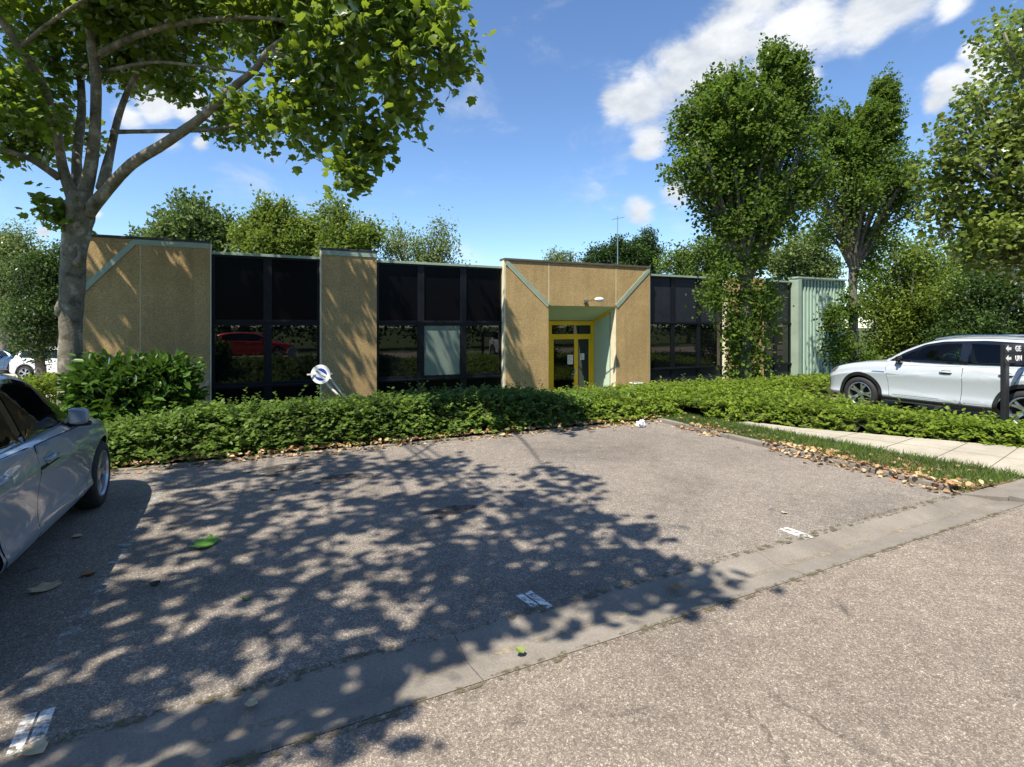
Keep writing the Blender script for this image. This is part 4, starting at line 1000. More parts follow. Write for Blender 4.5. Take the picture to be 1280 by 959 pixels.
class Skin:
    """lays panels, glass and gaps on a car's body by casting their outline onto it"""
    def __init__(s, me): s.bvh = BVHTree.FromPolygons([v.co for v in me.vertices], [p.vertices for p in me.polygons])
    def lay(s, poly, axis, side, off, m, name, parent, step=.07, holes=(), band=None):
        bm = bmesh.new()
        if band:
            rows = [[bm.verts.new((p[0], p[1], 0)) for p in r_] for r_ in band]; poly = ()
            for a_, b_ in zip(rows, rows[1:]):
                for i in range(len(a_)-1): bm.faces.new((a_[i], a_[i+1], b_[i+1], b_[i]))
        elif holes:                             # outline with openings: triangulate outer and inner loops together
            es = []
            for lp in [poly] + [fillet(h_, .03) for h_ in holes]:
                vs = [bm.verts.new((p[0], p[1], 0)) for p in lp]; es += [bm.edges.new((vs[i-1], vs[i])) for i in range(len(vs))]
            bmesh.ops.triangle_fill(bm, use_beauty=True, use_dissolve=False, edges=es)
        else:
            vs = [bm.verts.new((p[0], p[1], 0)) for p in poly]; f = bm.faces.new(vs); bmesh.ops.triangulate(bm, faces=[f])
        for ax in (0, 1) if poly else ():
            lo = min(p[ax] for p in poly); hi = max(p[ax] for p in poly); k = int((hi-lo)/step)
            for i in range(1, k+1):
                co = [0, 0, 0]; no = [0, 0, 0]; co[ax] = lo + (hi-lo)*i/(k+1); no[ax] = 1
                bmesh.ops.bisect_plane(bm, geom=bm.verts[:]+bm.edges[:]+bm.faces[:], plane_co=co, plane_no=no)
        bad = []
        for v in bm.verts:
            u, w = v.co.x, v.co.y
            if axis == 'x': o_, d_ = Vector((side*3, u, w)), Vector((-side, 0, 0))
            elif axis == 'y': o_, d_ = Vector((u, side*6, w)), Vector((0, -side, 0))
            else: o_, d_ = Vector((u, w, 4)), Vector((0, 0, -1))
            h, nn, _, _ = s.bvh.ray_cast(o_, d_)
            if h is None or (axis == 'x' and h.x*side < .3): bad.append(v); v.co = o_; continue
            if nn.dot(d_) > 0: nn = -nn
            v.co = h + nn*off - d_*.0006
        if bad: bmesh.ops.delete(bm, geom=bad, context='VERTS')
        bmesh.ops.recalc_face_normals(bm, faces=bm.faces)
        if bm.faces:
            c = sum((f.normal*f.calc_area() for f in bm.faces), Vector())
            tgt = {'x': Vector((side, 0, 0)), 'y': Vector((0, side, 0)), 'z': Vector((0, 0, 1))}[axis]
            if c.dot(tgt) < 0: bmesh.ops.reverse_faces(bm, faces=bm.faces)
        me = bpy.data.meshes.new(name); bm.to_mesh(me); bm.free(); me.materials.append(m)
        me.polygons.foreach_set('use_smooth', [True]*len(me.polygons)); return link(name, me, parent)
    def hit(s, y, z, side):
        h = s.bvh.ray_cast(Vector((side*3, y, z)), Vector((-side, 0, 0)))[0]; return h
def wheel_set(parent, r, w, x, y, side, spokes, rimdark, twin=True, tf=.70):
    we = MB().lathe([(-.02, .0), (-.02, r*.42), (-.05, r*.42), (-.05, .0)], 20, 'x').build('wheel', CM['dark'], parent, smooth=False)
    we.location = (x, y, r); we.rotation_euler = (0, 0, 0 if side > 0 else math.pi)
    rr = r*tf
    ty = MB().lathe([(-w/2, rr), (-w/2-.004, rr+.02), (-w/2+.004, r*.93), (-w/2+.03, r*.985), (-.04, r), (.04, r), (w/2-.03, r*.985), (w/2-.004, r*.93), (w/2+.004, rr+.02), (w/2-.006, rr), (w/2-.03, rr-.006), (-w/2+.03, rr-.006)], 48, 'x', closed=True)
    ty.build('tyre', CM['tyre'], we, smooth=True)
    rm = MB().lathe([(w/2-.004, rr-.002), (w/2-.002, rr-.012), (w/2-.02, rr-.024), (-w/2+.04, rr-.035), (-w/2+.04, rr-.01), (w/2-.03, rr-.004)], 48, 'x', closed=True)
    xo = w/2 - .030
    for k in range(spokes):
        a = 2*math.pi*k/spokes
        for tw in ((-.11, .11) if twin else (0,)):
            pts = []
            for (rad_, hw, xx) in ((.05, .020, xo-.012), (rr*.55, .017, xo), (rr-.018, .024, xo-.002)):
                aa = a + tw*(rad_/rr)*1.9
                c = Vector((0, math.cos(aa), math.sin(aa))); t = Vector((0, -math.sin(aa), math.cos(aa)))
                pts.append([(c*rad_ + t*hw + Vector((xx, 0, 0))), (c*rad_ - t*hw + Vector((xx, 0, 0))), (c*rad_ - t*hw*1.2 + Vector((xx-.03, 0, 0))), (c*rad_ + t*hw*1.2 + Vector((xx-.03, 0, 0)))])
            v = [q for p in pts for q in p]; f = [(0, 1, 2, 3), (11, 10, 9, 8)]
            for i in range(2):
                for j in range(4): f.append((i*4+j, i*4+4+j, i*4+4+(j+1) % 4, i*4+(j+1) % 4))
            rm.add(v, f, 0)
    rm.lathe([(xo-.03, .0), (xo-.03, .062), (xo-.004, .058), (xo, .03), (xo, 0)], 20, 'x')
    rm.build('rim', CM['rim'], we, smooth=False)
    # dark drum behind the spokes
    MB().lathe([(xo-.07, 0.0), (xo-.07, rr-.03)], 32, 'x').build('brake_drum', CM['gap'], we)
    return we
def car(name, label, loc, rz, spec, body_mat, group=None, detail=True):
    root = empty(name, loc, rz, label, 'car', group); S_ = spec
    rings = []
    for (y, w, zb, zsh, zt) in S_['hull']:
        h = zsh - zb
        rings.append(sym([(0, y, zb), (.70*w, y, zb), (.90*w, y, zb+.02), (.965*w, y, zb+.10*h+.03), (.99*w, y, zb+.20*h), (.985*w, y, zb+.24*h), (.962*w, y, zb+.33*h), (.975*w, y, zb+.58*h), (.997*w, y, zb+.755*h), (.999*w, y, zb+.785*h), (.978*w, y, zb+.835*h), (.966*w, y, zb+.93*h), (.945*w, y, zsh), (.86*w, y, zsh+.55*(zt-zsh)+.012), (.5*w, y, zt), (0, y, zt+.015)]))
    me1 = subsurf(*loft(rings), None, 3)
    rings = []
    for (y, zr, wr, wb, zb0) in S_['cabin']:
        h = zr - zb0; pr = []
        for f_, k in ((0, 0), (.30, .25), (.62, .62), (.82, .86), (.92, 1.0)):
            pr.append((wb + (wr-wb)*k, y, zb0 + f_*h))
        rings.append(sym([(0, y, zb0)] + pr + [(wr-.07, y, zb0+.982*h), (wr*.5, y, zb0 + 1.01*h), (0, y, zb0 + 1.02*h)]))
    me2 = subsurf(*loft(rings), None, 3)
    bm = bmesh.new(); bm.from_mesh(me1); bm.from_mesh(me2)
    me = bpy.data.meshes.new('body'); bm.to_mesh(me); bm.free()
    sk = Skin(me); me.materials.append(body_mat); me.materials.append(CM['gap'])
    # wheel arches cut out of the hull
    hull = link('tmp_hull', me1); me1.materials.append(body_mat); me1.materials.append(CM['gap'])
    wr_, W_ = S_['wheel_r'], S_['half_w']
    for wy in S_['axles']:
        for sd in (1, -1):
            cu = MB().lathe([(W_-.36, 0), (W_-.36, wr_+S_['arch']), (W_+.3, wr_+S_['arch']), (W_+.3, 0)], 48, 'x')
            cu.v = [(v[0]*sd, v[1]+wy, v[2]+wr_) for v in cu.v]; cu.mi = [0]*len(cu.f)
            co_ = cu.build('tmp_cut', [CM['gap']]); md = hull.modifiers.new('b', 'BOOLEAN'); md.operation = 'DIFFERENCE'; md.object = co_; md.solver = 'EXACT'; md.material_mode = 'TRANSFER'
    cut = eval_mesh(hull)
    for ob in [q for q in COL.objects if q.name.startswith('tmp_cut')]: bpy.data.objects.remove(ob)
    bpy.data.objects.remove(hull)
    if detail:
        cab = link('tmp_cab', me2); me2.materials.append(body_mat); me2.materials.append(CM['gap'])
        for wpoly in S_['windows']:
            pp = fillet(offset_poly(wpoly, -.012), .03); cu = MB(); n_ = len(pp)
            cu.add([(-1.3, p[0], p[1]) for p in pp] + [(1.3, p[0], p[1]) for p in pp], [tuple(range(n_)), tuple(range(2*n_-1, n_-1, -1))] + [(i, i+n_, (i+1) % n_ + n_, (i+1) % n_) for i in range(n_)])
            co_ = cu.build('tmp_cut', [CM['cloth']]); md = cab.modifiers.new('b', 'BOOLEAN'); md.operation = 'DIFFERENCE'; md.object = co_; md.solver = 'EXACT'; md.material_mode = 'TRANSFER'
        me2 = eval_mesh(cab)
        for ob in [q for q in COL.objects if q.name.startswith('tmp_cut')]: bpy.data.objects.remove(ob)
        bpy.data.objects.remove(cab)
        mats_ = list(cut.materials); cut.materials.append(CM['cloth']); 
        remap = {i: (0 if m_ == body_mat else 1 if m_ == CM['gap'] else len(mats_)) for i, m_ in enumerate(me2.materials)}
        for p_ in me2.polygons: p_.material_index = remap.get(p_.material_index, 0)
    bm = bmesh.new(); bm.from_mesh(cut); bm.from_mesh(me2); meb = bpy.data.meshes.new('body'); bm.to_mesh(meb); bm.free()
    for m_ in cut.materials: meb.materials.append(m_)
    meb.polygons.foreach_set('use_smooth', [True]*len(meb.polygons))
    bo = link('body', meb, root)
    try: meb.set_sharp_from_angle(angle=rad(38))
    except Exception: pass
    for wy in S_['axles']:
        for sd in (1, -1): wheel_set(root, wr_, S_.get('tyre_w', .205), sd*(W_-.115), wy, sd, S_['spokes'], False, S_['twin'])
    sides = S_.get('sides', (1, -1))
    for sd in sides:
        if S_.get('surround'):
            sk.lay(fillet(S_['surround'], .05), 'x', sd, .004, CM['gloss'], 'window_surround', root, holes=[offset_poly(w_, -.012) for w_ in S_['windows']] if detail else ())
        for wpoly in S_['windows']: sk.lay(fillet(wpoly, .04), 'x', sd, .008, CM['clear'] if detail else CM['glass'], 'window', root)
        for dpoly, hy, hz in S_['doors']:
            pp = fillet(dpoly, .06)
            d = sk.lay(pp, 'x', sd, .0042, body_mat, 'door', root, .06)
            sk.lay(offset_poly(pp, .007), 'x', sd, .0014, CM['gap'], 'door_gap', root, .06)
            h = sk.hit(hy, hz, sd)
            if h is not None:
                x = h.x + sd*.028
                hb = MB().tube([(h.x-sd*.012, hy-.10, hz), (x, hy-.085, hz+.003), (x+sd*.006, hy, hz+.006), (x, hy+.085, hz+.004), (h.x-sd*.012, hy+.10, hz)], [.013, .016, .017, .016, .013], 10)
                hb.build('handle', S_.get('handle_mat') or body_mat, d, smooth=True)
                sk.lay(fillet([(hy-.085, hz-.035), (hy+.085, hz-.035), (hy+.085, hz+.03), (hy-.085, hz+.03)], .028), 'x', sd, .006, CM['gap'] if S_.get('cup') else body_mat, 'handle_recess', d)
        for (poly, key, nm) in S_.get('side_panels', []): sk.lay(fillet(poly, .03), 'x', sd, .006, CM.get(key) or body_mat, nm, root)
        for (pl, wd_) in S_.get('creases', []):
            up = [(p[0], p[1]+wd_/2) for p in pl]; dn = [(p[0], p[1]-wd_/2) for p in reversed(pl)]
            sk.lay(up+dn, 'x', sd, .002, CM['gap'], 'crease_shade', root)  # dark strip painted in for the shade along a body crease
        if S_.get('arch_trim'):
            for wy in S_['axles']:
                r1, r2 = wr_+S_['arch']-.012, wr_+S_['arch']+S_['arch_trim']
                ang_ = range(-14, 196, 7)
                sk.lay(None, 'x', sd, .010, CM['black'], 'arch_trim', root, band=[[(wy + q*math.cos(rad(t)), wr_ + q*math.sin(rad(t))) for t in ang_] for q in (r1, (r1+r2)/2, r2)])
        my, mz = S_['mirror']; h = sk.hit(my, mz-.06, sd)
        if h is not None:
            xx = abs(h.x)
            def rr_(k, dy=0.0): return [(a*k+dy, b*k) for a, b in ((-.075, -.06), (-.06, -.082), (.02, -.075), (.07, -.045), (.085, .0), (.07, .045), (.02, .078), (-.06, .085), (-.075, .065), (-.08, 0))]
            vs, fs = loft([[((xx+q)*sd, my+a, mz+b) for a, b in rr_(k, dy)] for q, k, dy in ((.045, .6, .01), (.05, .74, .008), (.085, .88, 0), (.15, .86, -.015), (.175, .78, -.025), (.19, .6, -.035), (.192, .42, -.035))])
            _old = ([[((xx+.05+.0)*sd, my+a, mz+b) for a, b in ((-.045, -.055), (.06, -.045), (.075, .02), (.03, .06), (-.045, .055))],
                           [((xx+.13)*sd, my+a, mz+b) for a, b in ((-.085, -.09), (.08, -.07), (.10, .02), (.04, .09), (-.085, .085))],
                           [((xx+.235)*sd, my+a-.03, mz+b) for a, b in ((-.06, -.06), (.03, -.05), (.05, .02), (.01, .06), (-.06, .06))]])
            mm = subsurf(vs, fs, None, 2); mm.materials.append(CM['gloss'] if S_.get('mirror_black') else body_mat); mm.polygons.foreach_set('use_smooth', [True]*len(mm.polygons))
            mo = link('mirror', mm, root)
            MB().tube([((xx-.05)*sd, my+.03, mz-.085), ((xx+.10)*sd, my+.01, mz-.05)], [.03, .025], 8).build('bracket', CM['black'], mo, smooth=True)
            MB().tube([((xx+.05)*sd, my-.0, mz-.066), ((xx+.20)*sd, my-.02, mz-.064)], [.03, .022], 8).build('lower_shell', CM['black'], mo, smooth=True)
    for (poly, s, key, nm) in S_.get('front_panels', []):
        sk.lay(fillet(poly, .03), 'y', s, .006, CM.get(key) or body_mat, nm, root)
    for (poly, key, nm) in S_.get('top_panels', []): sk.lay(fillet(poly, .05), 'z', 1, .005, CM.get(key) or body_mat, nm, root)
    if detail:
        tb_ = S_['belt']
        sw = MB(); pts = [(-.37 + .18*math.cos(t), .46 + .07*math.sin(t), tb_ - .02 + .17*math.sin(t)) for t in np.linspace(0, 2*math.pi, 25)]
        sw.tube(pts, [.016]*25, 8, cap=False).tube([(-.54, .46, tb_-.02), (-.2, .46, tb_-.02)], [.014, .014], 6); sw.build('steering_wheel', CM['cloth'], root, smooth=True)
        for sx in (-.37, .37):
            for sy in (-.36, -1.12):
                vs, fs = loft([[(sx+a, sy+b, tb_-.05) for a, b in ((-.22, -.06), (.22, -.06), (.22, .08), (-.22, .08))], [(sx+a, sy-.06+b, tb_+.10) for a, b in ((-.20, -.06), (.20, -.06), (.20, .05), (-.20, .05))], [(sx+a, sy-.09+b, tb_+.17) for a, b in ((-.11, -.05), (.11, -.05), (.11, .05), (-.11, .05))], [(sx+a, sy-.12+b, tb_+.32) for a, b in ((-.12, -.04), (.12, -.04), (.12, .04), (-.12, .04))]])
                ms_ = subsurf(vs, fs, None, 2); ms_.materials.append(CM['cloth']); link('seat', ms_, root)
    for sd in sides:
        if S_.get('rails'):
            p, r = smooth_pts([(sd*x, y, z) for x, y, z in S_['rails']], [.016]*len(S_['rails']), 4); MB().tube(p, r, 8).build('roof_rail', CM['chrome'], root, smooth=True)
    return root
HATCH = dict(belt=.965, half_w=.90, wheel_r=.318, arch=.045, axles=(1.27, -1.36), spokes=5, twin=True,
    hull=[(2.13, .42, .30, .58, .63), (2.09, .62, .22, .63, .68), (1.95, .78, .18, .69, .75), (1.62, .865, .17, .77, .84), (1.27, .895, .17, .835, .91), (.92, .90, .17, .875, .965), (.3, .90, .17, .90, .96), (-.5, .90, .17, .925, .97), (-1.2, .90, .17, .95, .99), (-1.7, .87, .18, .95, 1.0), (-2.0, .80, .22, .92, .97), (-2.11, .68, .28, .86, .92), (-2.14, .5, .34, .8, .86)],
    cabin=[(1.12, .93, .55, .70, .86), (.98, 1.02, .575, .775, .86), (.72, 1.16, .595, .80, .86), (.42, 1.31, .60, .815, .86), (.16, 1.405, .60, .82, .86), (-.15, 1.445, .595, .82, .86), (-.65, 1.455, .585, .815, .86), (-1.2, 1.425, .57, .80, .86), (-1.6, 1.36, .55, .78, .86), (-1.82, 1.24, .54, .75, .86), (-1.98, 1.0, .53, .71, .86)],
    surround=[(.86, .955), (.60, 1.135), (.26, 1.30), (-.05, 1.365), (-.6, 1.385), (-1.1, 1.355), (-1.45, 1.26), (-1.52, 1.02), (-1.3, .965), (-.4, .945)],
    windows=[[(.76, .985), (.52, 1.14), (.22, 1.285), (-.05, 1.335), (-.38, 1.35), (-.38, .97)], [(-.47, .972), (-.47, 1.352), (-.95, 1.33), (-1.08, 1.03), (-1.05, .985)], [(-1.12, 1.03), (-1.0, 1.32), (-1.38, 1.23), (-1.44, 1.05)]],
    doors=[([(.82, .875), (.76, .60), (.70, .27), (-.40, .265), (-.43, .60), (-.42, .915)], -.22, .80), ([(-.438, .60), (-.408, .265), (-.93, .27), (-1.02, .50), (-1.22, .72), (-1.28, .945), (-.428, .918)], -1.05, .835)],
    side_panels=[([(.86, .185), (-.95, .185), (-.95, .215), (.86, .215)], 'black', 'sill_trim')],
    creases=[],
    mirror=(.50, .995),
    front_panels=[([(-.62, 1.0), (-.50, 1.34), (.50, 1.34), (.62, 1.0)], 1, 'glass', 'windscreen'), ([(-.50, 1.06), (-.42, 1.33), (.42, 1.33), (.50, 1.06)], -1, 'glass', 'rear_window'), ([(.38, .60), (.70, .62), (.76, .72), (.45, .68)], 1, 'lamp', 'headlight'), ([(-.38, .60), (-.70, .62), (-.76, .72), (-.45, .68)], 1, 'lamp', 'headlight'),
                  ([(-.34, .40), (.34, .40), (.34, .62), (-.34, .62)], 1, 'black', 'grille'), ([(.38, .78), (.72, .80), (.72, .92), (.40, .90)], -1, 'red', 'tail_light'), ([(-.38, .78), (-.72, .80), (-.72, .92), (-.40, .90)], -1, 'red', 'tail_light')])
SUV = dict(belt=1.07, half_w=.925, wheel_r=.348, arch=.05, axles=(1.36, -1.34), spokes=5, twin=True, tyre_w=.225, arch_trim=.055, mirror_black=True, cup=True,
    hull=[(2.22, .50, .36, .66, .76), (2.18, .70, .27, .72, .82), (2.03, .83, .23, .80, .90), (1.72, .895, .22, .90, .975), (1.36, .92, .22, .955, 1.03), (.98, .925, .23, .985, 1.075), (.3, .925, .23, 1.0, 1.06), (-.5, .925, .23, 1.02, 1.07), (-1.25, .925, .23, 1.04, 1.08), (-1.75, .90, .24, 1.04, 1.08), (-2.03, .84, .28, 1.0, 1.06), (-2.15, .74, .32, .96, 1.0), (-2.18, .6, .38, .9, .95)],
    cabin=[(1.10, 1.02, .58, .73, .94), (.94, 1.13, .60, .79, .94), (.68, 1.28, .62, .82, .94), (.38, 1.42, .635, .835, .94), (.10, 1.51, .64, .84, .94), (-.25, 1.555, .635, .84, .94), (-.75, 1.57, .625, .835, .94), (-1.3, 1.545, .605, .82, .94), (-1.68, 1.49, .59, .80, .94), (-1.92, 1.36, .57, .77, .94), (-2.08, 1.12, .55, .74, .94)],
    surround=[(.90, 1.055), (.60, 1.24), (.26, 1.40), (-.05, 1.465), (-.7, 1.495), (-1.25, 1.465), (-1.65, 1.36), (-1.74, 1.15), (-1.5, 1.085), (-.4, 1.055)],
    windows=[[(.78, 1.082), (.52, 1.235), (.22, 1.375), (-.05, 1.425), (-.36, 1.445), (-.36, 1.075)], [(-.48, 1.077), (-.48, 1.447), (-1.02, 1.43), (-1.16, 1.13), (-1.12, 1.09)], [(-1.24, 1.13), (-1.10, 1.42), (-1.55, 1.33), (-1.62, 1.14)]],
    doors=[([(.86, .975), (.80, .66), (.78, .36), (-.42, .36), (-.45, .70), (-.45, 1.02)], -.20, .91), ([(-.458, .70), (-.428, .36), (-.92, .36), (-1.0, .52), (-1.2, .80), (-1.30, 1.04), (-.458, 1.022)], -1.08, .93)],
    side_panels=[([(.92, .245), (-.90, .245), (-.90, .34), (.92, .34)], 'black', 'sill_cladding'), ([(1.14, .83), (.86, .83), (.86, .848), (1.08, .848)], 'chrome', 'wing_trim'), ([(2.12, .78), (1.98, .76), (1.88, .86), (2.0, .88), (2.10, .86)], 'lamp', 'headlight'), ([(2.2, .47), (2.12, .46), (2.11, .62), (2.19, .62)], 'black', 'air_intake'), ([(2.2, .26), (1.95, .235), (1.9, .30), (2.19, .33)], 'black', 'bumper_lip')],
    creases=[([(.82, .905), (.2, .912), (-.5, .925), (-1.6, .95)], .007), ([(.75, .50), (-.2, .47), (-.85, .46)], .006)],
    mirror=(.62, 1.105), rails=[(.60, .12, 1.51), (.61, -.3, 1.575), (.60, -.9, 1.585), (.57, -1.5, 1.535)],
    front_panels=[([(-.64, 1.10), (-.54, 1.44), (.54, 1.44), (.64, 1.10)], 1, 'glass', 'windscreen'), ([(-.50, 1.16), (-.44, 1.44), (.44, 1.44), (.50, 1.16)], -1, 'glass', 'rear_window'), ([(.40, .72), (.78, .74), (.78, .86), (.42, .80)], 1, 'lamp', 'headlight'), ([(-.40, .72), (-.78, .74), (-.78, .86), (-.42, .80)], 1, 'lamp', 'headlight'),
                  ([(-.38, .48), (.38, .48), (.38, .78), (-.38, .78)], 1, 'black', 'grille'), ([(.42, .86), (.80, .88), (.80, 1.0), (.44, .98)], -1, 'red', 'tail_light'), ([(-.42, .86), (-.80, .88), (-.80, 1.0), (-.44, .98)], -1, 'red', 'tail_light')])
car('parked_car', 'silver-blue hatchback parked at the left edge, in the shade of the plane tree', (-2.27, 5.20, .0), 0, HATCH, paint('silver blue paint', (.25, .315, .38), .2, .32))
car('parked_car', 'white crossover with black trim and roof rails parked at the right edge behind the signpost', (12.25, 5.80, .0), 0, SUV, paint('white paint', (.43, .46, .49), 0.0, .3))
wc = at(85, 473, 27.0); wc.z = -.86
car('parked_car', 'white crossover parked far off at the left, half hidden by the plane trunk', (wc.x, wc.y, wc.z), -TH - rad(84), SUV, paint('far white paint', (.78, .79, .80), 0.0, .3), None, False)
bc = at(10, 467, 30.5); bc.z = -.86
car('parked_car', 'dark blue car at the far left edge, partly out of the picture', (bc.x, bc.y, bc.z), -TH - rad(95), HATCH, paint('blue paint', (.03, .08, .16), .3, .25), None, False)
car('parked_car', 'red hatchback seen only mirrored in the first black window bay', (-.35, -2.0, 0), -rad(90), HATCH, paint('red paint', (.55, .012, .015), .15, .25), None, False)
# ------------------------------------------------------------------ smaller things
def text_mesh(s, size, depth=.002):
    cu = bpy.data.curves.new('t', 'FONT'); cu.body = s; cu.size = size; cu.extrude = depth; cu.offset = size*.03; cu.space_character = 1.02
    o = bpy.data.objects.new('t', cu); COL.objects.link(o); me = eval_mesh(o); bpy.data.objects.remove(o); return me
# direction signpost
sp = gp(1256, 545); sp.z = 0
so = empty('direction_sign', sp, 0, 'black direction signpost with two boards and white left arrows, in front of the white car', 'sign')
Zs = 8.65; px_m = F/Zs
MB().box(-.065, .065, -.035, .035, -.1, 1.47).build('post', M['sign_black'], so, bevel=.012)
for (y0, y1, txt) in ((430, 441.5, 'GE'), (442.3, 453.5, 'UN')):
    z1 = HC - (y0-HY)/F*Zs; z0 = HC - (y1-HY)/F*Zs
    b = MB().box(-.11, .82, -.05, -.0365, z0, z1).build('board', M['sign_black'], so, bevel=.003)
    zc = (z0+z1)/2; h = (z1-z0)
    ax0, ax1 = -.085, .075
    MB().prism_y([(ax0, zc), (ax0+.07, zc+h*.34), (ax0+.07, zc+h*.15), (ax1, zc+h*.15), (ax1, zc-h*.15), (ax0+.07, zc-h*.15), (ax0+.07, zc-h*.34)], -.0535, -.0502).build('arrow', M['sign_white'], b)
    me = text_mesh(txt, h*.82); me.materials.append(M['sign_white'])
    t = link('lettering', me, b); t.location = (.20, -.0525, zc - h*.30); t.rotation_euler = (rad(90), 0, 0); t.scale = (1.18, 1, 1)
# round marker plate on a leaning post in the hedge
Zd = 10.2
dc = at(401, 468, Zd); foot = at(436, 508, Zd+.15)
mo = empty('marker_sign', (dc.x, dc.y, dc.z), 0, 'round white and blue marker plate on a bent metal post in the hedge', 'sign')
def rel(v): return (v.x-dc.x, v.y-dc.y, v.z-dc.z)
rd = 12.0*Zd/F
pl = MB().lathe([(-.012, 0), (-.012, rd), (.004, rd), (.004, 0)], 40, 'y').build('plate', M['white'], mo, bevel=.002)
pl.rotation_euler = (0, 0, -rad(21))
ri = rd*.63
def seg(a0, a1, r, y):
    pts = [(r*math.cos(rad(t)), r*math.sin(rad(t))) for t in np.linspace(a0, a1, 18)]; return pts
mb = MB()
for (a0, a1) in ((-4, 118), (192, 304)): mb.prism_y(seg(a0, a1, ri, 0), -.0165, -.0125)
mb.build('blue_field', M['sign_blue'], pl)
mb = MB()
for (a0, a1) in ((128, 152), (318, 340)): mb.prism_y([(0, 0)] + [(ri*.9*math.cos(rad(t)), ri*.9*math.sin(rad(t))) for t in np.linspace(a0+2, a1-2, 6)], -.0160, -.0125)
mb.build('grey_mark', M['ink'], pl)
MB().box(-16*Zd/F, 14*Zd/F, .015, .03, -.014, .014).build('crossbar', M['white'], mo, bevel=.004)
f1 = foot; n_ = Vector((.07, .03, .05))
MB().tube([rel(dc + Vector((.04, .05, -.10))), rel(f1)], [.022, .024], 10).build('post', M['zinc'], mo, smooth=True)
MB().tube([rel(dc + Vector((.13, .09, -.02))), rel(f1 + Vector((.03, .05, .02)))], [.016, .018], 10).build('stay', M['zinc'], mo, smooth=True)
# leaning timber-pale rail at the foot of the left panel
a = fx(240), YF-.12, fz(240, 500); b = fx(263), YF-.10, fz(263, 476)
ro = empty('leaning_board', (a[0], a[1], FLOOR), 0, 'pale board leaning on the left tan panel beside the laurel bush', 'board')
MB().prism_y([(p[0]-a[0], p[1]-FLOOR) for p in ((a[0]-.25, a[2]-.32), (b[0]-.02, b[2]-.06), (b[0]-.02, b[2]+.06), (a[0]-.25, a[2]-.18))], -.03, .03).build('plank', plain('weathered pale board', (.42, .38, .28), .8, var=.2), ro, bevel=.005)
# white tub near the entrance
tx, tz = fx(796, YF-.5), .0
tu = empty('plastic_tub', (tx, YF-.5, -.72), 0, 'small white plastic tub standing by the entrance at the hedge', 'tub')
mb = MB(); h0, h1 = .0, .56
mb.prism_z([(-.17, -.12), (.17, -.12), (.17, .12), (-.17, .12)], h0, h1)
mb.build('bucket', M['white'], tu, bevel=.02)
MB().box(-.20, .20, -.15, .15, h1-.05, h1).build('rim', M['white'], tu, bevel=.012)
# crumpled clear plastic at the corner of the car park
pb = gp(801, 534); mbp = MB()
bm = bmesh.new(); bmesh.ops.create_icosphere(bm, subdivisions=3, radius=.085)
for v in bm.verts:
    k = 1 + .55*mnoise.noise(v.co*22) + .3*mnoise.noise(v.co*50 + Vector((3, 1, 2))); v.co = Vector((v.co.x*k, v.co.y*k*.8, max(-.05, v.co.z*k*.8)))
me = bpy.data.meshes.new('plastic_bag'); bm.to_mesh(me); bm.free()
me.materials.append(plain('thin plastic', (.6, .62, .64), .25, spec=.6, var=.15, vs=20)); o = link('plastic_bag', me); o.location = (pb.x, pb.y, .055)
tag(o, 'crumpled whitish plastic bag among dead leaves at the far corner of the car park', 'litter')
# aerial mast behind the entrance roof
Za = 50; ab = at(772, 480, Za); ab.z = -.9; tp_ = at(772, 270, Za); hh = tp_.z - ab.z
ao = empty('aerial_mast', ab, 0, 'thin aerial mast with crossbars rising above the conifers', 'aerial')
MB().tube([(0, 0, 0), (0, 0, hh)], [.06, .035], 8).build('mast', M['steel'], ao)
mb = MB().tube([(-.5, 0, hh-.35), (.75, .1, hh-.05)], [.022, .022], 6)
for k in range(6): t = k/5; mb.tube([(-.5+1.25*t, .1*t-.22, hh-.35+.3*t), (-.5+1.25*t, .1*t+.22, hh-.35+.3*t)], [.013, .013], 5)
mb.build('antenna', M['steel'], ao)
# glazed building far off at the left edge
fb = at(-30, 440, 48); fb.z = -.9
fo = empty('glass_building', fb, -TH, 'distant dark glazed office building behind the parked cars at the left edge', 'building')
wl_ = MB().box(-9, 9, 0, 8, 0, 3.6).build('wall', plain('grey wall', (.16, .16, .17), .7, var=.1), fo)
for i in range(15):
    x = -8.9 + i*1.19
    w_ = MB().box(x, x+1.1, -.06, -.002, .3, 3.2).build('window', M['frame'], fo)
    MB().box(x+.06, x+1.04, -.075, -.0605, .36, 1.6).box(x+.06, x+1.04, -.075, -.0605, 1.7, 3.14).build('pane', M['glass'], w_)
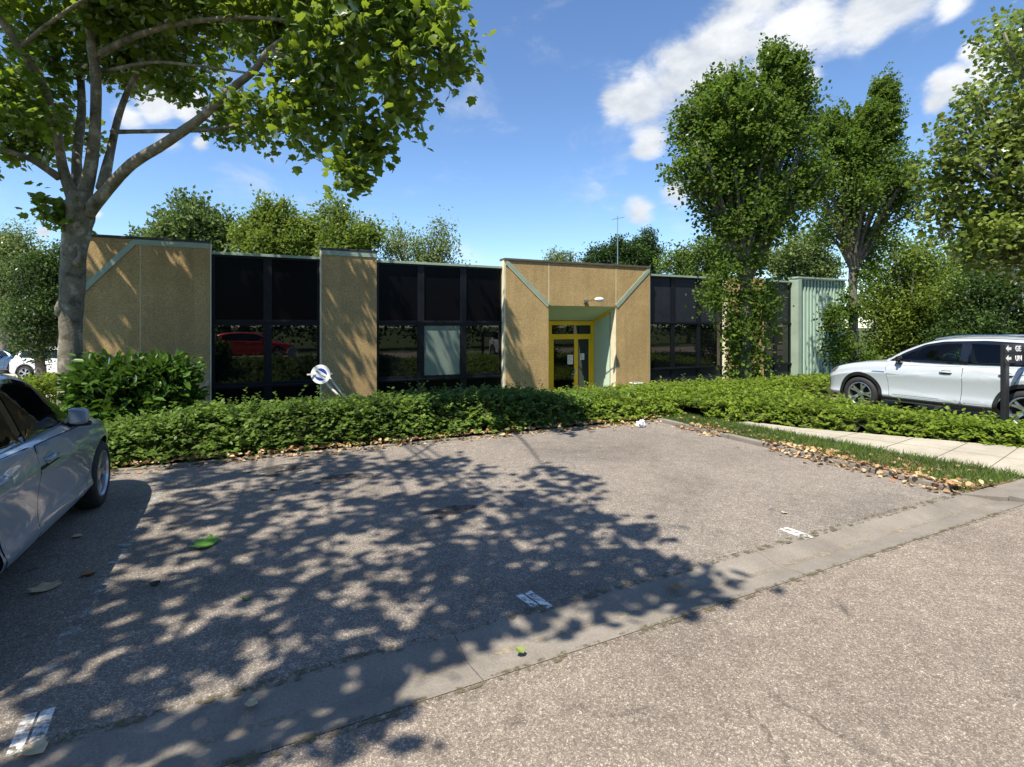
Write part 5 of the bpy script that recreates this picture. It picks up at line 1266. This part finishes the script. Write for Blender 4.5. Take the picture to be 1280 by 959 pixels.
# single fallen leaves on the asphalt
def fallen(px, py, label, size, m, tm=CURL, rz=0):
    g_ = gp(px, py); T, fs = tm
    a = rz; vs = []
    for v in T:
        x, y = v[0]*size*1.25, (v[1]-.5)*size; vs.append((x*math.cos(a)-y*math.sin(a), x*math.sin(a)+y*math.cos(a), max(0, v[2])*size*.9 + .006))
    o = MB().add(vs, fs).build('fallen_leaf', m); o.location = (g_.x, g_.y, 0); md = o.modifiers.new('t', 'SOLIDIFY'); md.thickness = .0015; md.offset = 1
    tag(o, label, 'leaf', 'fallen leaves on the asphalt'); return o
fresh = plain('fresh green leaf', (.12, .27, .02), .5, var=.2, vs=25); tan = plain('dry tan leaf', (.42, .33, .20), .8, var=.25, vs=30); brn = plain('dry brown leaf', (.22, .12, .05), .8, var=.3, vs=30); dk = plain('black rotted leaf', (.025, .02, .018), .8)
GL4 = (np.array([(v[0]*1.1, v[1], .04 + .30*abs(v[0])**1.3 + .35*max(0, v[1]-.5)) for v in PLANE[0]]), PLANE[1])
fallen(255, 682, 'fresh bright green leaf, the only green one of its size on the shaded asphalt', .16, fresh, GL4, 1.0)
fallen(56, 737, 'pale star-shaped dry leaf low at the left, below the silver car', .11, tan, GL4, .5)
fallen(110, 719, 'curled tan leaf right of the pale star-shaped leaf', .10, brn, CURL, 2.2)
fallen(44, 940, 'large tan leaf beside the worn bay marking in the bottom left corner', .09, tan, CURL, .9)
fallen(843, 736, 'brown curled leaf at the right tip of the tree shadow on the gutter', .09, brn, CURL, 2.8)
fallen(650, 815, 'small yellow-green leaf in the gutter below the middle bay marking', .06, plain('yellowing leaf', (.15, .19, .04), .6), CURL, .3)
fallen(314, 882, 'small pale leaf lying in the shaded gutter at lower left', .06, tan, CURL, 1.4)
fallen(308, 749, 'dull olive leaf alone on the shaded asphalt right of the green leaf', .065, plain('olive leaf', (.18, .17, .07), .8), CURL, .2)
fallen(343, 612, 'pale leaf near the hedge at the back of the shaded bay', .13, tan, CURL, .7)
fallen(980, 642, 'tiny pale leaf on the sunny asphalt above the right bay marking', .06, tan, CURL, 1.9)
fallen(194, 731, 'small black rotted leaf in the shade left of the olive leaf', .07, dk, CURL, .2)
fallen(97, 672, 'thin white-edged leaf beside the silver car sill', .08, tan, CURL, 2.0)
